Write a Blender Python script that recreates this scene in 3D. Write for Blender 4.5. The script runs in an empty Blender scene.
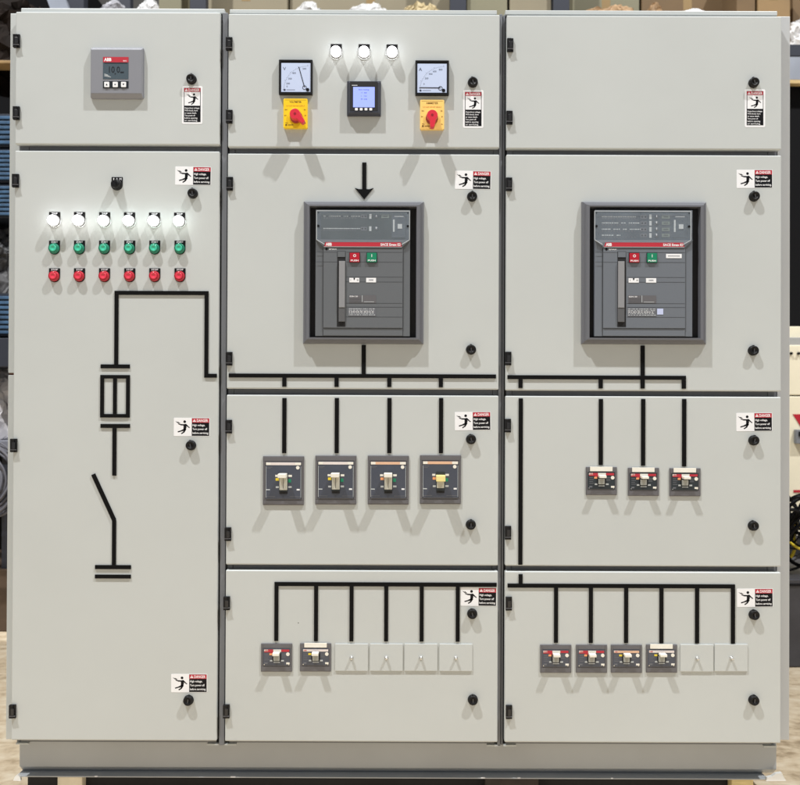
import bpy, bmesh, math, random
from mathutils import Matrix, Vector, noise
random.seed(7)
R = math.radians
scn = bpy.context.scene
COL = scn.collection
S = 0.0028            # metres per photo pixel on the plane of the doors
D = 2.6               # camera to door plane
F = D / S
ZC = 1.15             # camera height above the floor

# ---------------------------------------------------------------- camera
cam_d = bpy.data.cameras.new('camera'); cam = bpy.data.objects.new('camera', cam_d)
COL.objects.link(cam); scn.camera = cam
CM = Matrix.Rotation(R(90.35), 3, 'X') @ Matrix.Rotation(R(0.22), 3, 'Z')
cam.rotation_euler = CM.to_euler(); cam.location = (0, -D, ZC - 0.012)
CAMLOC = Vector(cam.location)
cam_d.sensor_width = 36; cam_d.lens = 36 * F / 800
cam_d.clip_start = 0.05; cam_d.clip_end = 200
cam_d.dof.use_dof = True; cam_d.dof.focus_distance = D; cam_d.dof.aperture_fstop = 4.5

def P(px, py, y=0.0):
    """measured point of the photograph at depth y"""
    d = CM @ Vector(((px - 400) / F, (392.5 - py) / F, -1))
    t = (y - CAMLOC.y) / d.y
    return CAMLOC + d * t

def PD(px, py, o=.01):
    """place on the door whose feature o metres in front of it was measured at px,py"""
    p = P(px, py, -o); p.y = 0; return p

# ---------------------------------------------------------------- materials
MATS = {}
def srgb(r, g, b):
    f = lambda c: (c/12.92 if c <= .04045 else ((c+.055)/1.055)**2.4)
    return tuple(f(v/255) for v in (r, g, b))
def mat(name, col, rough=.5, metal=0, bump=0, bscale=300, var=0, vscale=3, emit=0, ecol=None, coat=0, alpha=1, spec=.5, stretch=None, vcol=None):
    if name in MATS: return MATS[name]
    m = bpy.data.materials.new(name); m.use_nodes = True
    nt = m.node_tree; b = nt.nodes['Principled BSDF']
    b.inputs['Base Color'].default_value = (*col, 1); b.inputs['Roughness'].default_value = rough
    b.inputs['Metallic'].default_value = metal; b.inputs['Specular IOR Level'].default_value = spec
    b.inputs['Coat Weight'].default_value = coat; b.inputs['Coat Roughness'].default_value = .08
    b.inputs['Alpha'].default_value = alpha
    if emit:
        b.inputs['Emission Color'].default_value = (*(ecol or col), 1); b.inputs['Emission Strength'].default_value = emit
    tc = nt.nodes.new('ShaderNodeNewGeometry'); src = tc.outputs['Position']
    if stretch:
        mp = nt.nodes.new('ShaderNodeMapping'); mp.inputs['Scale'].default_value = stretch
        nt.links.new(src, mp.inputs['Vector']); src = mp.outputs['Vector']
    if var:
        n = nt.nodes.new('ShaderNodeTexNoise'); n.inputs['Scale'].default_value = vscale; n.inputs['Detail'].default_value = 5
        nt.links.new(src, n.inputs['Vector'])
        rp = nt.nodes.new('ShaderNodeValToRGB'); e = rp.color_ramp.elements
        lo = vcol if vcol else tuple(c*(1-var) for c in col)
        e[0].position = .3; e[1].position = .7
        e[0].color = (*lo, 1); e[1].color = (*[min(1, c*(1+var)) for c in col], 1)
        nt.links.new(n.outputs['Fac'], rp.inputs['Fac']); nt.links.new(rp.outputs['Color'], b.inputs['Base Color'])
        mr = nt.nodes.new('ShaderNodeMapRange'); mr.inputs['To Min'].default_value = max(0, rough-.06); mr.inputs['To Max'].default_value = min(1, rough+.06)
        nt.links.new(n.outputs['Fac'], mr.inputs['Value']); nt.links.new(mr.outputs['Result'], b.inputs['Roughness'])
    if bump:
        n2 = nt.nodes.new('ShaderNodeTexNoise'); n2.inputs['Scale'].default_value = bscale; n2.inputs['Detail'].default_value = 3
        nt.links.new(src, n2.inputs['Vector'])
        bp = nt.nodes.new('ShaderNodeBump'); bp.inputs['Strength'].default_value = bump; bp.inputs['Distance'].default_value = .001
        nt.links.new(n2.outputs['Fac'], bp.inputs['Height']); nt.links.new(bp.outputs['Normal'], b.inputs['Normal'])
    MATS[name] = m; return m

PAINT = mat('door_paint', (.530, .558, .556), .42, bump=.12, bscale=700, var=.022, vscale=2.2)
FRAMEP = mat('frame_paint', (.175, .185, .205), .45, bump=.1, bscale=600, var=.03, vscale=5)
PLINTHP = mat('plinth_paint', (.425, .45, .475), .30, bump=.1, bscale=400, var=.05, vscale=4)
BLACK = mat('black_plastic', (.008, .008, .009), .42, spec=.25)
TAPE = mat('mimic_tape', (.004, .004, .0045), .6, bump=.1, bscale=200, spec=.12)
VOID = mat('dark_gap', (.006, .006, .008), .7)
WHITE = mat('white_print', (.86, .87, .90), .45)
RED = mat('red_print', srgb(186, 44, 60), .45)
STBLK = mat('sticker_black', srgb(14, 14, 19), .45, spec=.2)
GREYPL = mat('grey_plastic', srgb(134, 136, 144), .42, bump=.15, bscale=900)
FRGREY = mat('breaker_frame_grey', srgb(103, 105, 112), .42)
BODY = mat('breaker_body_grey', srgb(98, 102, 107), .5, bump=.1, bscale=900)
BODY2 = mat('breaker_body_blue_grey', srgb(106, 112, 121), .5, bump=.1, bscale=900)
BODYD = mat('breaker_groove', srgb(62, 64, 69), .6)
LEVER = mat('lever_grey', srgb(140, 141, 145), .4)
LEVERD = mat('lever_dark_grey', srgb(92, 93, 96), .4)  # darker grey for the lower lever section and the toggle line
TRIP = mat('trip_unit_grey', srgb(72, 80, 88), .3, coat=.3, var=.25, vscale=28)
TRIPD = mat('trip_unit_dark', srgb(50, 58, 58), .4, var=.35, vscale=22)
PRINTG = mat('pale_print', srgb(192, 198, 202), .5)
MCB = mat('moulded_case_grey', srgb(100, 99, 103), .42, bump=.2, bscale=900)
MCBI = mat('moulded_face_blue', srgb(70, 75, 88), .35, bump=.1, bscale=900, coat=.2)
MCBJ = mat('moulded_face_dark', srgb(40, 48, 54), .35, coat=.2)
TOGGLE = mat('toggle_cream', srgb(190, 189, 178), .4)
TOGGLEW = mat('toggle_white', srgb(235, 232, 222), .35)
YEL = mat('yellow_mark', srgb(230, 205, 60), .4)
ORG = mat('orange_mark', srgb(235, 160, 110), .4)
GRN = mat('green_mark', srgb(20, 130, 95), .4)
STRIPO = mat('strip_orange', srgb(222, 180, 150), .4)
STRIPW = mat('strip_white', srgb(225, 215, 212), .4)
YPLATE = mat('switch_yellow', srgb(246, 208, 30), .4)
YPLATE2 = mat('switch_amber', srgb(252, 212, 122), .4)
YTEXT = mat('switch_print', srgb(120, 88, 20), .5)
ROT = mat('rotary_red', srgb(216, 46, 66), .35)
ROTD = mat('rotary_red_rim', srgb(150, 26, 40), .4)
LCD = mat('lcd_glass', srgb(74, 88, 98), .15, coat=.5)
LCDT = mat('lcd_digit', srgb(24, 30, 38), .4)
DIAL = mat('dial_face', srgb(198, 212, 242), .3, coat=.2)
DIALT = mat('dial_print', srgb(50, 58, 84), .5)
SCREEN = mat('meter_screen', srgb(120, 140, 220), .3, emit=.62, ecol=srgb(170, 182, 255))
SCRT = mat('meter_screen_text', srgb(90, 100, 170), .4, emit=.3, ecol=srgb(80, 90, 180))
MBEZ = mat('meter_bezel', srgb(56, 59, 70), .35)
BTNG = mat('button_green', srgb(12, 120, 94), .3, coat=.3)
BTNG2 = mat('button_green_cap', srgb(64, 190, 156), .3, coat=.3)
BTNR = mat('button_red', srgb(178, 24, 44), .3, coat=.3)
BTNR2 = mat('button_red_cap', srgb(222, 56, 80), .3, coat=.3)
LAMP = mat('lamp_lens', (1, 1, 1), .3, emit=6.5)
LAMPG = mat('lamp_lens_cool', (.95, 1, .97), .3, emit=7.5, ecol=(.90, 1, .95))
LAMPW = mat('lamp_lens_white', (1, 1, 1), .3, emit=7.5, ecol=(1, 1, .98))
CHROME = mat('screw_metal', (.75, .75, .74), .25, metal=1)
# very slight waviness of the sheet metal and faint rubbed marks on the doors
def door_wear():
    nt = PAINT.node_tree; b = nt.nodes['Principled BSDF']; L = nt.links
    g = nt.nodes.new('ShaderNodeNewGeometry')
    fine = b.inputs['Normal'].links[0].from_node
    n = nt.nodes.new('ShaderNodeTexNoise'); n.inputs['Scale'].default_value = 5.5; n.inputs['Detail'].default_value = 2
    L.new(g.outputs['Position'], n.inputs['Vector'])
    bp = nt.nodes.new('ShaderNodeBump'); bp.inputs['Strength'].default_value = 1; bp.inputs['Distance'].default_value = .0011
    L.new(n.outputs['Fac'], bp.inputs['Height']); L.new(bp.outputs['Normal'], fine.inputs['Normal'])
    # rub marks: thin stretched noise, thresholded, a little greyer
    mp = nt.nodes.new('ShaderNodeMapping'); mp.inputs['Scale'].default_value = (9, 9, 2.5); mp.inputs['Rotation'].default_value = (0, .5, 0)
    L.new(g.outputs['Position'], mp.inputs['Vector'])
    n3 = nt.nodes.new('ShaderNodeTexNoise'); n3.inputs['Scale'].default_value = 6; n3.inputs['Detail'].default_value = 8; n3.inputs['Roughness'].default_value = .7
    L.new(mp.outputs['Vector'], n3.inputs['Vector'])
    mr = nt.nodes.new('ShaderNodeMapRange'); mr.inputs['From Min'].default_value = .66; mr.inputs['From Max'].default_value = .80; mr.inputs['To Max'].default_value = .22
    L.new(n3.outputs['Fac'], mr.inputs['Value'])
    old = b.inputs['Base Color'].links[0].from_socket
    mx = nt.nodes.new('ShaderNodeMix'); mx.data_type = 'RGBA'; mx.inputs['B'].default_value = (.40, .40, .38, 1)
    L.new(mr.outputs['Result'], mx.inputs['Factor']); L.new(old, mx.inputs['A']); L.new(mx.outputs['Result'], b.inputs['Base Color'])
door_wear()
STEEL = mat('lamp_ring_grey', (.22, .22, .22), .5)
CLEAR = mat('clear_cover', (.50, .58, .68), .12, alpha=.11, coat=.8, bump=.6, bscale=9)

# ---------------------------------------------------------------- mesh builder in photo-pixel units
_textcache = {}
def text_mesh(s, bold=0.0, spacing=1.0):
    key = (s, bold, spacing)
    if key in _textcache: return _textcache[key]
    c = bpy.data.curves.new('t', 'FONT'); c.body = s; c.size = 1; c.offset = bold; c.resolution_u = 2; c.space_character = spacing
    o = bpy.data.objects.new('t', c); COL.objects.link(o)
    dg = bpy.context.evaluated_depsgraph_get(); dg.update()
    me = o.evaluated_get(dg).to_mesh()
    vs = [tuple(v.co) for v in me.vertices]; fs = [tuple(p.vertices) for p in me.polygons]
    o.evaluated_get(dg).to_mesh_clear()
    bpy.data.objects.remove(o); bpy.data.curves.remove(c)
    xs = [v[0] for v in vs] or [0]; ys = [v[1] for v in vs] or [0]
    r = (vs, fs, min(xs), max(xs), min(ys), max(ys)); _textcache[key] = r
    return r

class MB:
    """collects faces; x,y in photo pixels about (cx,cy), o = metres outward from the door (towards the viewer)"""
    def __init__(s, cx=0, cy=0, k=S):
        s.cx, s.cy, s.k = cx, cy, k; s.v = []; s.f = []; s.m = []; s.sm = []; s.mats = []
    def mi(s, m):
        if m not in s.mats: s.mats.append(m)
        return s.mats.index(m)
    def V(s, px, py, o): return ((px - s.cx)*s.k, -o, (s.cy - py)*s.k)
    def raw(s, vs, fs, m, smooth=False):
        b = len(s.v); s.v += vs; i = s.mi(m)
        for f in fs: s.f.append(tuple(b + q for q in f)); s.m.append(i); s.sm.append(smooth)
    def box(s, x0, x1, y0, y1, o0, o1, m, bevel=0, seg=2, inset=0):
        """inset: front face smaller by this many px (frustum)"""
        i = inset
        vs = [s.V(x0, y0, o0), s.V(x1, y0, o0), s.V(x1, y1, o0), s.V(x0, y1, o0),
              s.V(x0+i, y0+i, o1), s.V(x1-i, y0+i, o1), s.V(x1-i, y1-i, o1), s.V(x0+i, y1-i, o1)]
        fs = [(0, 1, 2, 3), (4, 7, 6, 5), (0, 4, 5, 1), (1, 5, 6, 2), (2, 6, 7, 3), (3, 7, 4, 0)]
        s.solid(vs, fs, m, bevel, seg)
    def solid(s, vs, fs, m, bevel=0, seg=2):
        bm = bmesh.new(); bv = [bm.verts.new(v) for v in vs]
        for f in fs: bm.faces.new([bv[q] for q in f])
        bmesh.ops.recalc_face_normals(bm, faces=bm.faces)
        if bevel:
            bmesh.ops.bevel(bm, geom=bm.edges[:], offset=bevel, segments=seg, affect='EDGES', profile=.5)
        bm.verts.index_update()
        s.raw([tuple(v.co) for v in bm.verts], [tuple(v.index for v in f.verts) for f in bm.faces], m)
        bm.free()
    def prism(s, pts, o0, o1, m, bevel=0):
        n = len(pts)
        vs = [s.V(x, y, o0) for x, y in pts] + [s.V(x, y, o1) for x, y in pts]
        fs = [tuple(range(n)), tuple(range(2*n-1, n-1, -1))] + [(i, (i+1) % n, n+(i+1) % n, n+i) for i in range(n)]
        s.solid(vs, fs, m, bevel)
    def stroke(s, a, b, w, o0, o1, m):
        ax, ay = a; bx, by = b; dx, dy = bx-ax, by-ay; L = math.hypot(dx, dy) or 1
        nx, ny = -dy/L*w/2, dx/L*w/2
        s.prism([(ax+nx, ay+ny), (bx+nx, by+ny), (bx-nx, by-ny), (ax-nx, ay-ny)], o0, o1, m)
    def disc(s, x, y, r, o0, o1, m, n=20): s.lathe(x, y, [(r, o0), (r, o1), (0, o1)], m, n, False)
    def lathe(s, x, y, prof, m, n=28, smooth=True):
        """prof: list of (radius px, outward m)"""
        vs = []; fs = []
        for r, o in prof:
            for i in range(n):
                a = 2*math.pi*i/n; vs.append(s.V(x + max(r, 1e-4)*math.cos(a), y + max(r, 1e-4)*math.sin(a), o))
        for j in range(len(prof)-1):
            for i in range(n):
                q = (i+1) % n; fs.append((j*n+i, (j+1)*n+i, (j+1)*n+q, j*n+q))
        s.raw(vs, fs, m, smooth)
    def rrect(s, x0, x1, y0, y1, r, o0, o1, m, bevel=0, corners=(1, 1, 1, 1)):
        pts = []
        for (cx, cy, a0, on) in ((x1-r, y0+r, -90, corners[1]), (x1-r, y1-r, 0, corners[2]), (x0+r, y1-r, 90, corners[3]), (x0+r, y0+r, 180, corners[0])):
            if on:
                for k in range(6): a = R(a0 + 18*k); pts.append((cx + r*math.cos(a), cy + r*math.sin(a)))
            else:
                sx = 1 if a0 in (-90, 0) else -1; sy = -1 if a0 in (-90, 180) else 1
                pts.append((cx + sx*r, cy + sy*r))
        s.prism(pts, o0, o1, m, bevel)
    def text(s, t, x, y, h, o, m, align='L', bold=0.0, w=None, spacing=1.0):
        """h = capital height in px, y = centre line; w forces the width"""
        vs, fs, x0, x1, y0, y1 = text_mesh(t, bold, spacing)
        if not vs: return
        k = h / .69; kx = k if w is None else w / (x1-x0)
        wd = (x1-x0)*kx; ox = x if align == 'L' else (x - wd/2 if align == 'C' else x - wd)
        s.raw([s.V(ox + (a-x0)*kx, y + h/2 - b*k, o) for a, b, c in vs], fs, m)
    def mesh(s, name):
        me = bpy.data.meshes.new(name); me.from_pydata(s.v, [], s.f)
        for m in s.mats: me.materials.append(m)
        me.polygons.foreach_set('material_index', s.m); me.polygons.foreach_set('use_smooth', s.sm)
        me.update(); return me

# ---------------------------------------------------------------- objects
WORLD = {}
def link(name, data, parent, world, label=None):
    o = bpy.data.objects.new(name, data); COL.objects.link(o)
    pw = Vector((0, 0, 0))
    if parent: o.parent = parent; pw = WORLD[parent]
    o.location = Vector(world) - pw; WORLD[o] = Vector(world)
    if label: o['label'] = label
    return o
def obj(name, mb, parent, world, label=None): return link(name, mb.mesh(name), parent, world, label)
def dup(src, parent, world, label=None):
    c = src.copy(); COL.objects.link(c)
    pw = WORLD[parent] if parent else Vector((0, 0, 0))
    c.parent = parent; c.location = Vector(world) - pw; WORLD[c] = Vector(world)
    if 'label' in c: del c['label']
    if label: c['label'] = label
    for ch in [o for o in list(COL.objects) if o.parent == src]:
        d = ch.copy(); COL.objects.link(d); d.parent = c; WORLD[d] = WORLD[c] + Vector(ch.location)
    return c
def tag(o, label, cat, group=None, kind=None):
    if label: o['label'] = label
    if cat: o['category'] = cat
    if group: o['group'] = group
    if kind: o['kind'] = kind
    return o

# ================================================================= SWITCHBOARD
root = link('switchboard', None, None, (0, 0.0, 0.06))
tag(root, 'light grey three column electrical switchboard with doors, meters, buttons and black mimic lines', 'switchboard')

# --- door rectangles measured in the photo: x0,x1,y0,y1
DOORS = {
 'a1': (14.6, 219.4, 11.8, 144.6), 'a2': (12.2, 217.6, 150.8, 740.8),
 'b1': (227.6, 499.0, 14.0, 147.6), 'b2': (227.2, 498.6, 153.8, 389.2), 'b3': (226.0, 498.4, 395.2, 565.2), 'b4': (224.6, 498.6, 570.6, 742.0),
 'c1': (506.4, 781.2, 15.6, 149.2), 'c2': (505.6, 781.2, 154.8, 391.0), 'c3': (505.4, 781.2, 396.4, 566.4), 'c4': (506.2, 781.6, 571.8, 743.0)}
XR = {'a': (P(13.3, 392).x, P(218.4, 392).x), 'b': (P(226.6, 392).x, P(498.6, 392).x), 'c': (P(505.6, 392).x, P(781.2, 392).x)}
def door_rect(k):
    x0, x1, y0, y1 = DOORS[k]; xm = (x0+x1)/2
    return XR[k[0]][0], XR[k[0]][1], P(xm, y0).z, P(xm, y1).z     # X0,X1,Ztop,Zbottom
class MW(MB):
    """same builder but in world metres about a centre: x, z -> box(x0,x1,z0,z1)"""
    def __init__(s, c): super().__init__(0, 0, 1); s.c = c
    def wb(s, x0, x1, y0, y1, z0, z1, m, bevel=0, seg=2):
        c = s.c
        vs = [(x-c[0], y-c[1], z-c[2]) for y in (y0, y1) for (x, z) in ((x0, z0), (x1, z0), (x1, z1), (x0, z1))]
        s.solid(vs, [(0, 1, 2, 3), (7, 6, 5, 4), (0, 4, 5, 1), (1, 5, 6, 2), (2, 6, 7, 3), (3, 7, 4, 0)], m, bevel, seg)
DT = .022
door = {}
for k in DOORS:
    X0, X1, ZT, ZB = door_rect(k)
    c = Vector(((X0+X1)/2, 0, (ZT+ZB)/2)); m = MW(c)
    m.wb(X0, X1, 0, DT, ZB, ZT, PAINT, .0034, 3)
    o = obj('door', m, root, c); door[k] = o
# carcass -------------------------------------------------------------
FY = .027
xa0, xa1 = XR['a']; xb0, xb1 = XR['b']; xc0, xc1 = XR['c']
sx1 = (xa1+xb0)/2; sx2 = (xb1+xc0)/2 + .003
ZTOP = P(400, 15.4, FY).z; ZBOT = P(400, 744.2, FY).z
c = Vector((0, .4, 1.1)); m = MW(c)
for (a, b, keys) in ((xa0+.004, sx1-.0012, ('a1', 'a2')), (sx1+.0012, sx2-.0012, ('b1', 'b2', 'b3', 'b4')), (sx2+.0012, xc1-.002, ('c1', 'c2', 'c3', 'c4'))):
    m.wb(a, b, FY+.008, .80, ZBOT, ZTOP, FRAMEP)                      # cubicle shell
    pw = .014
    for i in range(len(keys)-1):
        zt = door_rect(keys[i])[3]; zb = door_rect(keys[i+1])[2]
        m.wb(a+pw+.0125, b-pw-.0125, FY-.001, FY+.0076, zb-.02, zt+.02, FRAMEP, .001)
        m.wb(a+pw-.004, a+pw+.0117, FY-.0018, FY+.0076, zb-.02, zt+.02, FRAMEP, .0006)
        m.wb(b-pw-.0117, b-pw+.004, FY-.0018, FY+.0076, zb-.02, zt+.02, FRAMEP, .0006)
    m.wb(a+.004, a+.04, .012, FY-.001, ZBOT+.0003, ZBOT+.004, PAINT)           # little brackets under the doors
    m.wb(b-.04, b-.004, .012, FY-.001, ZBOT+.0003, ZBOT+.004, PAINT)
# posts between the columns: a grey strip standing in a dark recess
g1 = (xa1, xb0); g2 = (xb1, xc0); px_ = S
m.wb(g1[0]-.006, g1[1]+.006, FY+.002, FY+.0079, ZBOT+.001, ZTOP-.001, VOID)
m.wb(g1[0]+1.5*px_, g1[1]-1.3*px_, .010, FY+.0019, ZBOT+.001, ZTOP-.001, FRAMEP, .0012)
m.wb(g2[0]-.006, g2[1]+.006, FY+.002, FY+.0079, ZBOT+.001, ZTOP-.001, VOID)
m.wb(g2[0]+.2*px_, g2[0]+3.3*px_, .012, FY+.0019, ZBOT+.001, ZTOP-.001, FRAMEP, .0012)
m.wb(g2[0]+4.0*px_, g2[1]-1.0*px_, .019, FY+.0019, ZBOT+.001, ZTOP-.001, FRAMEP, .0010)
m.wb(xc1-.014, xc1-.003, FY, FY+.0079, ZBOT+.001, ZTOP-.001, FRAMEP, .001); m.wb(xa0+.005, xa0+.014, FY, FY+.0079, ZBOT+.001, ZTOP-.001, FRAMEP, .001)
obj('cabinet_frame', m, root, c)
# roof covers
for (pa, pb, py) in ((21, 224.6, 8.2), (229.6, 497.0, 9.6), (505.4, 777.5, 10.4)):
    x0 = P(pa, 10, .02).x; x1 = P(pb, 10, .02).x; zt = P((pa+pb)/2, py, .02).z
    c = Vector(((x0+x1)/2, .4, zt)); m = MW(c)
    m.wb(x0, x1, .02, .78, ZTOP+.0005, zt, PAINT, .002)
    obj('roof_cover', m, root, c)
# side panels
x0 = P(8.0, 392, .03).x
m = MW(Vector((x0, .4, 1.1)))
zj = P(9, 374, .03).z; zt = P(10, 13.2, .03).z; zb = P(8, 739.5, .03).z
m.wb(x0, xa0+.0015, .03, .80, zj+.003, zt, PAINT, .0015); m.wb(x0, xa0+.0015, .03, .80, zb, zj-.003, PAINT, .0015)
m.wb(x0+.002, xa0+.001, .033, .79, zj-.0028, zj+.0028, mat('rust_joint', srgb(92, 60, 48), .7))
obj('side_panel', m, root, (x0, .4, 1.1))
x1 = P(789.8, 392, .03).x
m = MW(Vector((x1, .4, 1.1))); zt = P(786, 16.2, .03).z; zb = P(786, 740.2, .03).z
m.wb(xc1+.0006, x1, .03, .80, zb, zt, mat('side_panel_paint', (.50, .515, .53), .45, bump=.1, bscale=600, var=.02), .0018)
obj('side_panel', m, root, (x1, .4, 1.1))
# plinth ---------------------------------------------------------------
WY, FLY = .060, .040
xl = P(19.5, 756, WY).x; xr = P(776.5, 756, WY).x
zt = ZBOT-.0006; zf = P(400, 768.2, WY).z; zb = P(400, 778.6, FLY).z
c = Vector((0, .4, zb)); m = MW(c)
m.wb(xl, xr, WY, .74, zf, zt, PLINTHP, .0012)
def slab(x0, x1, ya, za, yb, zb_, th, dx=0):
    cc = c
    vs = [(x-cc[0], y-cc[1], z-cc[2]) for x, q in ((x0, -1), (x1, 1)) for (y, z) in ((ya, za), (yb, zb_), (yb+th, zb_), (ya+th, za))]
    m.solid(vs, [(0, 1, 2, 3), (7, 6, 5, 4), (0, 4, 5, 1), (1, 5, 6, 2), (2, 6, 7, 3), (3, 7, 4, 0)], PLINTHP, .0004)
slab(xl+.0005, xr-.0005, WY+.001, zf-.0002, WY+.022, zb+.0035, .3)                # under-cut lower face
x0l, x1l = P(16.5, 778, FLY).x, P(768, 778, FLY).x
m.wb(x0l, x1l, FLY, .70, zb, zb+.0032, PLINTHP, .0007)                            # thin lip of the channel
for px, w_ in ((233, .007), (483, .006), (519, .004), (612, .003), (96, .004)):
    x = P(px, 777, FLY).x; m.wb(x-w_, x+w_, FLY-.0006, FLY+.003, zb+.0012, zb+.0042, WHITE)
obj('plinth', m, root, c)
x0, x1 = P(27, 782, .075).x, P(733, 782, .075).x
m = MW(c); m.wb(x0, x1, .078, .70, .002, zb-.0004, VOID, .002); obj('under_shade_block', m, root, c)  # black block added to stand for the cabinet's shadow below the plinth
for px in (17, 233, 483, 519, 770):
    pass

# --- knobs -------------------------------------------------------------
mb = MB()
mb.lathe(0, 0, [(5.1, 0), (5.1, .003), (4.8, .004), (4.7, .0115), (4.2, .0132), (2.7, .0132), (2.4, .0108), (0, .0108)], BLACK)
mb.box(-.55, .55, -2.0, 2.0, .0106, .0124, mat('knob_insert', (.05, .05, .055), .3), .0003)
mb.box(-.8, .8, -5.5, -4.2, .001, .009, BLACK, .0004)
knob0 = None
KN = {'a1': [(191, 78.5)], 'a2': [(192.3, 193), (190.5, 445.5), (188, 701)],
      'b1': [(473, 81.6)], 'b2': [(472.3, 196), (471.2, 349.5)], 'b3': [(471.2, 439.4), (471, 525)], 'b4': [(472.4, 614.3), (473, 700.5)],
      'c1': [(754.5, 82)], 'c2': [(755, 196), (754, 350.5)], 'c3': [(754.5, 440.5), (754, 526)], 'c4': [(754.8, 615.3), (754.5, 700.8)]}
for k, L in KN.items():
    for (x, y) in L:
        if knob0 is None: knob0 = obj('knob', mb, door[k], PD(x, y, .009))
        else: dup(knob0, door[k], PD(x, y, .009)).rotation_euler = (0, R(random.uniform(-14, 14)), 0)
# --- hinges --------------------------------------------------------------
mb = MB()
mb.box(-3.1, 3.2, -6.8, 6.8, 0, .006, BLACK, .0008)
mb.box(-3.2, 1.0, -6.6, 6.6, .0005, .0095, BLACK, .0012)
mb.box(-1.2, 1.9, -3.2, 3.4, .005, .0105, mat('hinge_pin', (.02, .02, .022), .25), .001)
mb.box(-3.15, 3.0, 3.9, 4.6, .001, .0102, mat('hinge_line', (.10, .10, .11), .4))
hin0 = None
HN = {'a1': [(17.2, 41.5), (17, 113.5)], 'a2': [(16.2, 181), (14.4, 445.4), (13.2, 711)],
      'b1': [(229.4, 44.4), (229.6, 117)], 'b2': [(230, 184), (229.4, 358.8)], 'b3': [(229, 426.6), (228.2, 534)], 'b4': [(227, 603), (226.6, 711)],
      'c1': [(510, 45.6), (509.2, 118)], 'c2': [(508.8, 184.6), (508, 358.6)], 'c3': [(507.6, 425.6), (507.8, 532.6)], 'c4': [(508.6, 603.4), (508.8, 711.6)]}
for k, L in HN.items():
    for (x, y) in L:
        if hin0 is None: hin0 = obj('hinge', mb, door[k], P(x, y))
        else: dup(hin0, door[k], P(x, y))
# --- warning labels --------------------------------------------------------
def man(mb, x, y, s, o):
    """falling figure struck by a bolt, box of s px centred at x,y"""
    u = lambda a, b: (x + a*s, y + b*s)
    q = o + .00012
    mb.disc(*u(.13, -.33), .085*s, o, q, STBLK, 14)
    mb.prism([u(.05, -.17), u(.22, -.20), u(.25, .02), u(.19, .20), u(.05, .17), u(.06, .0)], o, q, STBLK)
    for a, b, w in (((.10, -.13), (-.12, -.14), .085), ((-.12, -.14), (-.27, -.20), .065), ((.20, -.16), (.33, -.03), .08), ((.33, -.03), (.44, .05), .06),
                    ((.16, .14), (-.06, .24), .10), ((-.06, .24), (-.30, .31), .075), ((.20, .12), (.06, .34), .10), ((.06, .34), (-.08, .42), .075)):
        mb.stroke(u(*a), u(*b), w*s, o, q, STBLK)
    mb.prism([u(-.46, -.36), u(-.28, -.29), u(-.30, -.34), u(-.12, -.22), u(-.30, -.25), u(-.28, -.21)], o, q, STBLK)
def tri(mb, x, y, s, o, m, m2):
    mb.prism([(x, y-s*.5), (x+s*.55, y+s*.45), (x-s*.55, y+s*.45)], o, o+.0001, m)
    mb.stroke((x, y-s*.2), (x, y+s*.15), s*.12, o+.0001, o+.00018, m2); mb.stroke((x, y+s*.24), (x, y+s*.34), s*.12, o+.0001, o+.00018, m2)
# horizontal: 36 x 18 px
mh = MB()
mh.rrect(-18, 18, -9.2, 9.2, .7, 0, .0004, WHITE)
man(mh, -9.2, 0, 16, .0004)
mh.box(0, 17.5, -8.8, 8.8, .0004, .0005, STBLK)
mh.box(0.2, 17.4, -8.6, -4.4, .0005, .0006, RED)
tri(mh, 2.6, -6.5, 3.0, .0006, WHITE, RED)
mh.text('DANGER', 5.0, -6.45, 2.7, .00065, WHITE, bold=.02, w=11.2)
for i, (t, w) in enumerate((('High voltage.', 12.4), ('Turn power off', 14.6), ('before servicing.', 16.0))):
    mh.text(t, .8, -1.9 + 3.9*i, 2.0, .00055, WHITE, bold=.018, w=w)
# vertical: 20 x 38 px
mv = MB()
mv.rrect(-10.2, 10.2, -19, 19, 1.3, 0, .0004, WHITE)
mv.box(-8.4, 8.4, -17.2, 17.2, .0004, .0005, STBLK)
mv.box(-8.1, 8.1, -16.9, -13.3, .0005, .0006, RED)
mv.box(-7.8, 7.8, -13.1, .6, .0005, .0006, WHITE)
tri(mv, -6.0, -15.1, 2.8, .0006, WHITE, RED); mv.text('DANGER', -3.9, -15.1, 2.4, .00065, WHITE, bold=.02, w=11.2)
man(mv, 0, -6.2, 13.2, .0006)
for i, (t, w) in enumerate((('Hazardous voltage.', 15), ('Will shock, burn', 13), ('or cause death.', 12), ('Turn power off', 10.5), ('before opening', 12.8), ('or servicing.', 13))):
    mv.text(t, -7.6, 3.0 + 2.5*i, 1.45, .00055, WHITE, bold=.015, w=w)
lh = lv = None
LH = {'a2': [(193.2, 175.8), (191.8, 427), (189.2, 683.2)], 'b2': [(473, 180)], 'b3': [(472.8, 421)], 'b4': [(478.6, 596.8)],
      'c2': [(754.6, 178.8)], 'c3': [(754.3, 422)], 'c4': [(755, 597.8)]}
for k, L in LH.items():
    for (x, y) in L:
        if lh is None: o = lh = obj('warning_label', mh, door[k], P(x, y))
        else: o = dup(lh, door[k], P(x, y))
        o.rotation_euler = (0, R(random.uniform(-.8, .8)), 0)
for k, (x, y) in {'a1': (192.3, 105), 'b1': (473.2, 109), 'c1': (755, 108.2)}.items():
    if lv is None: lv = obj('warning_label', mv, door[k], P(x, y))
    else: dup(lv, door[k], P(x, y))
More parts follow.
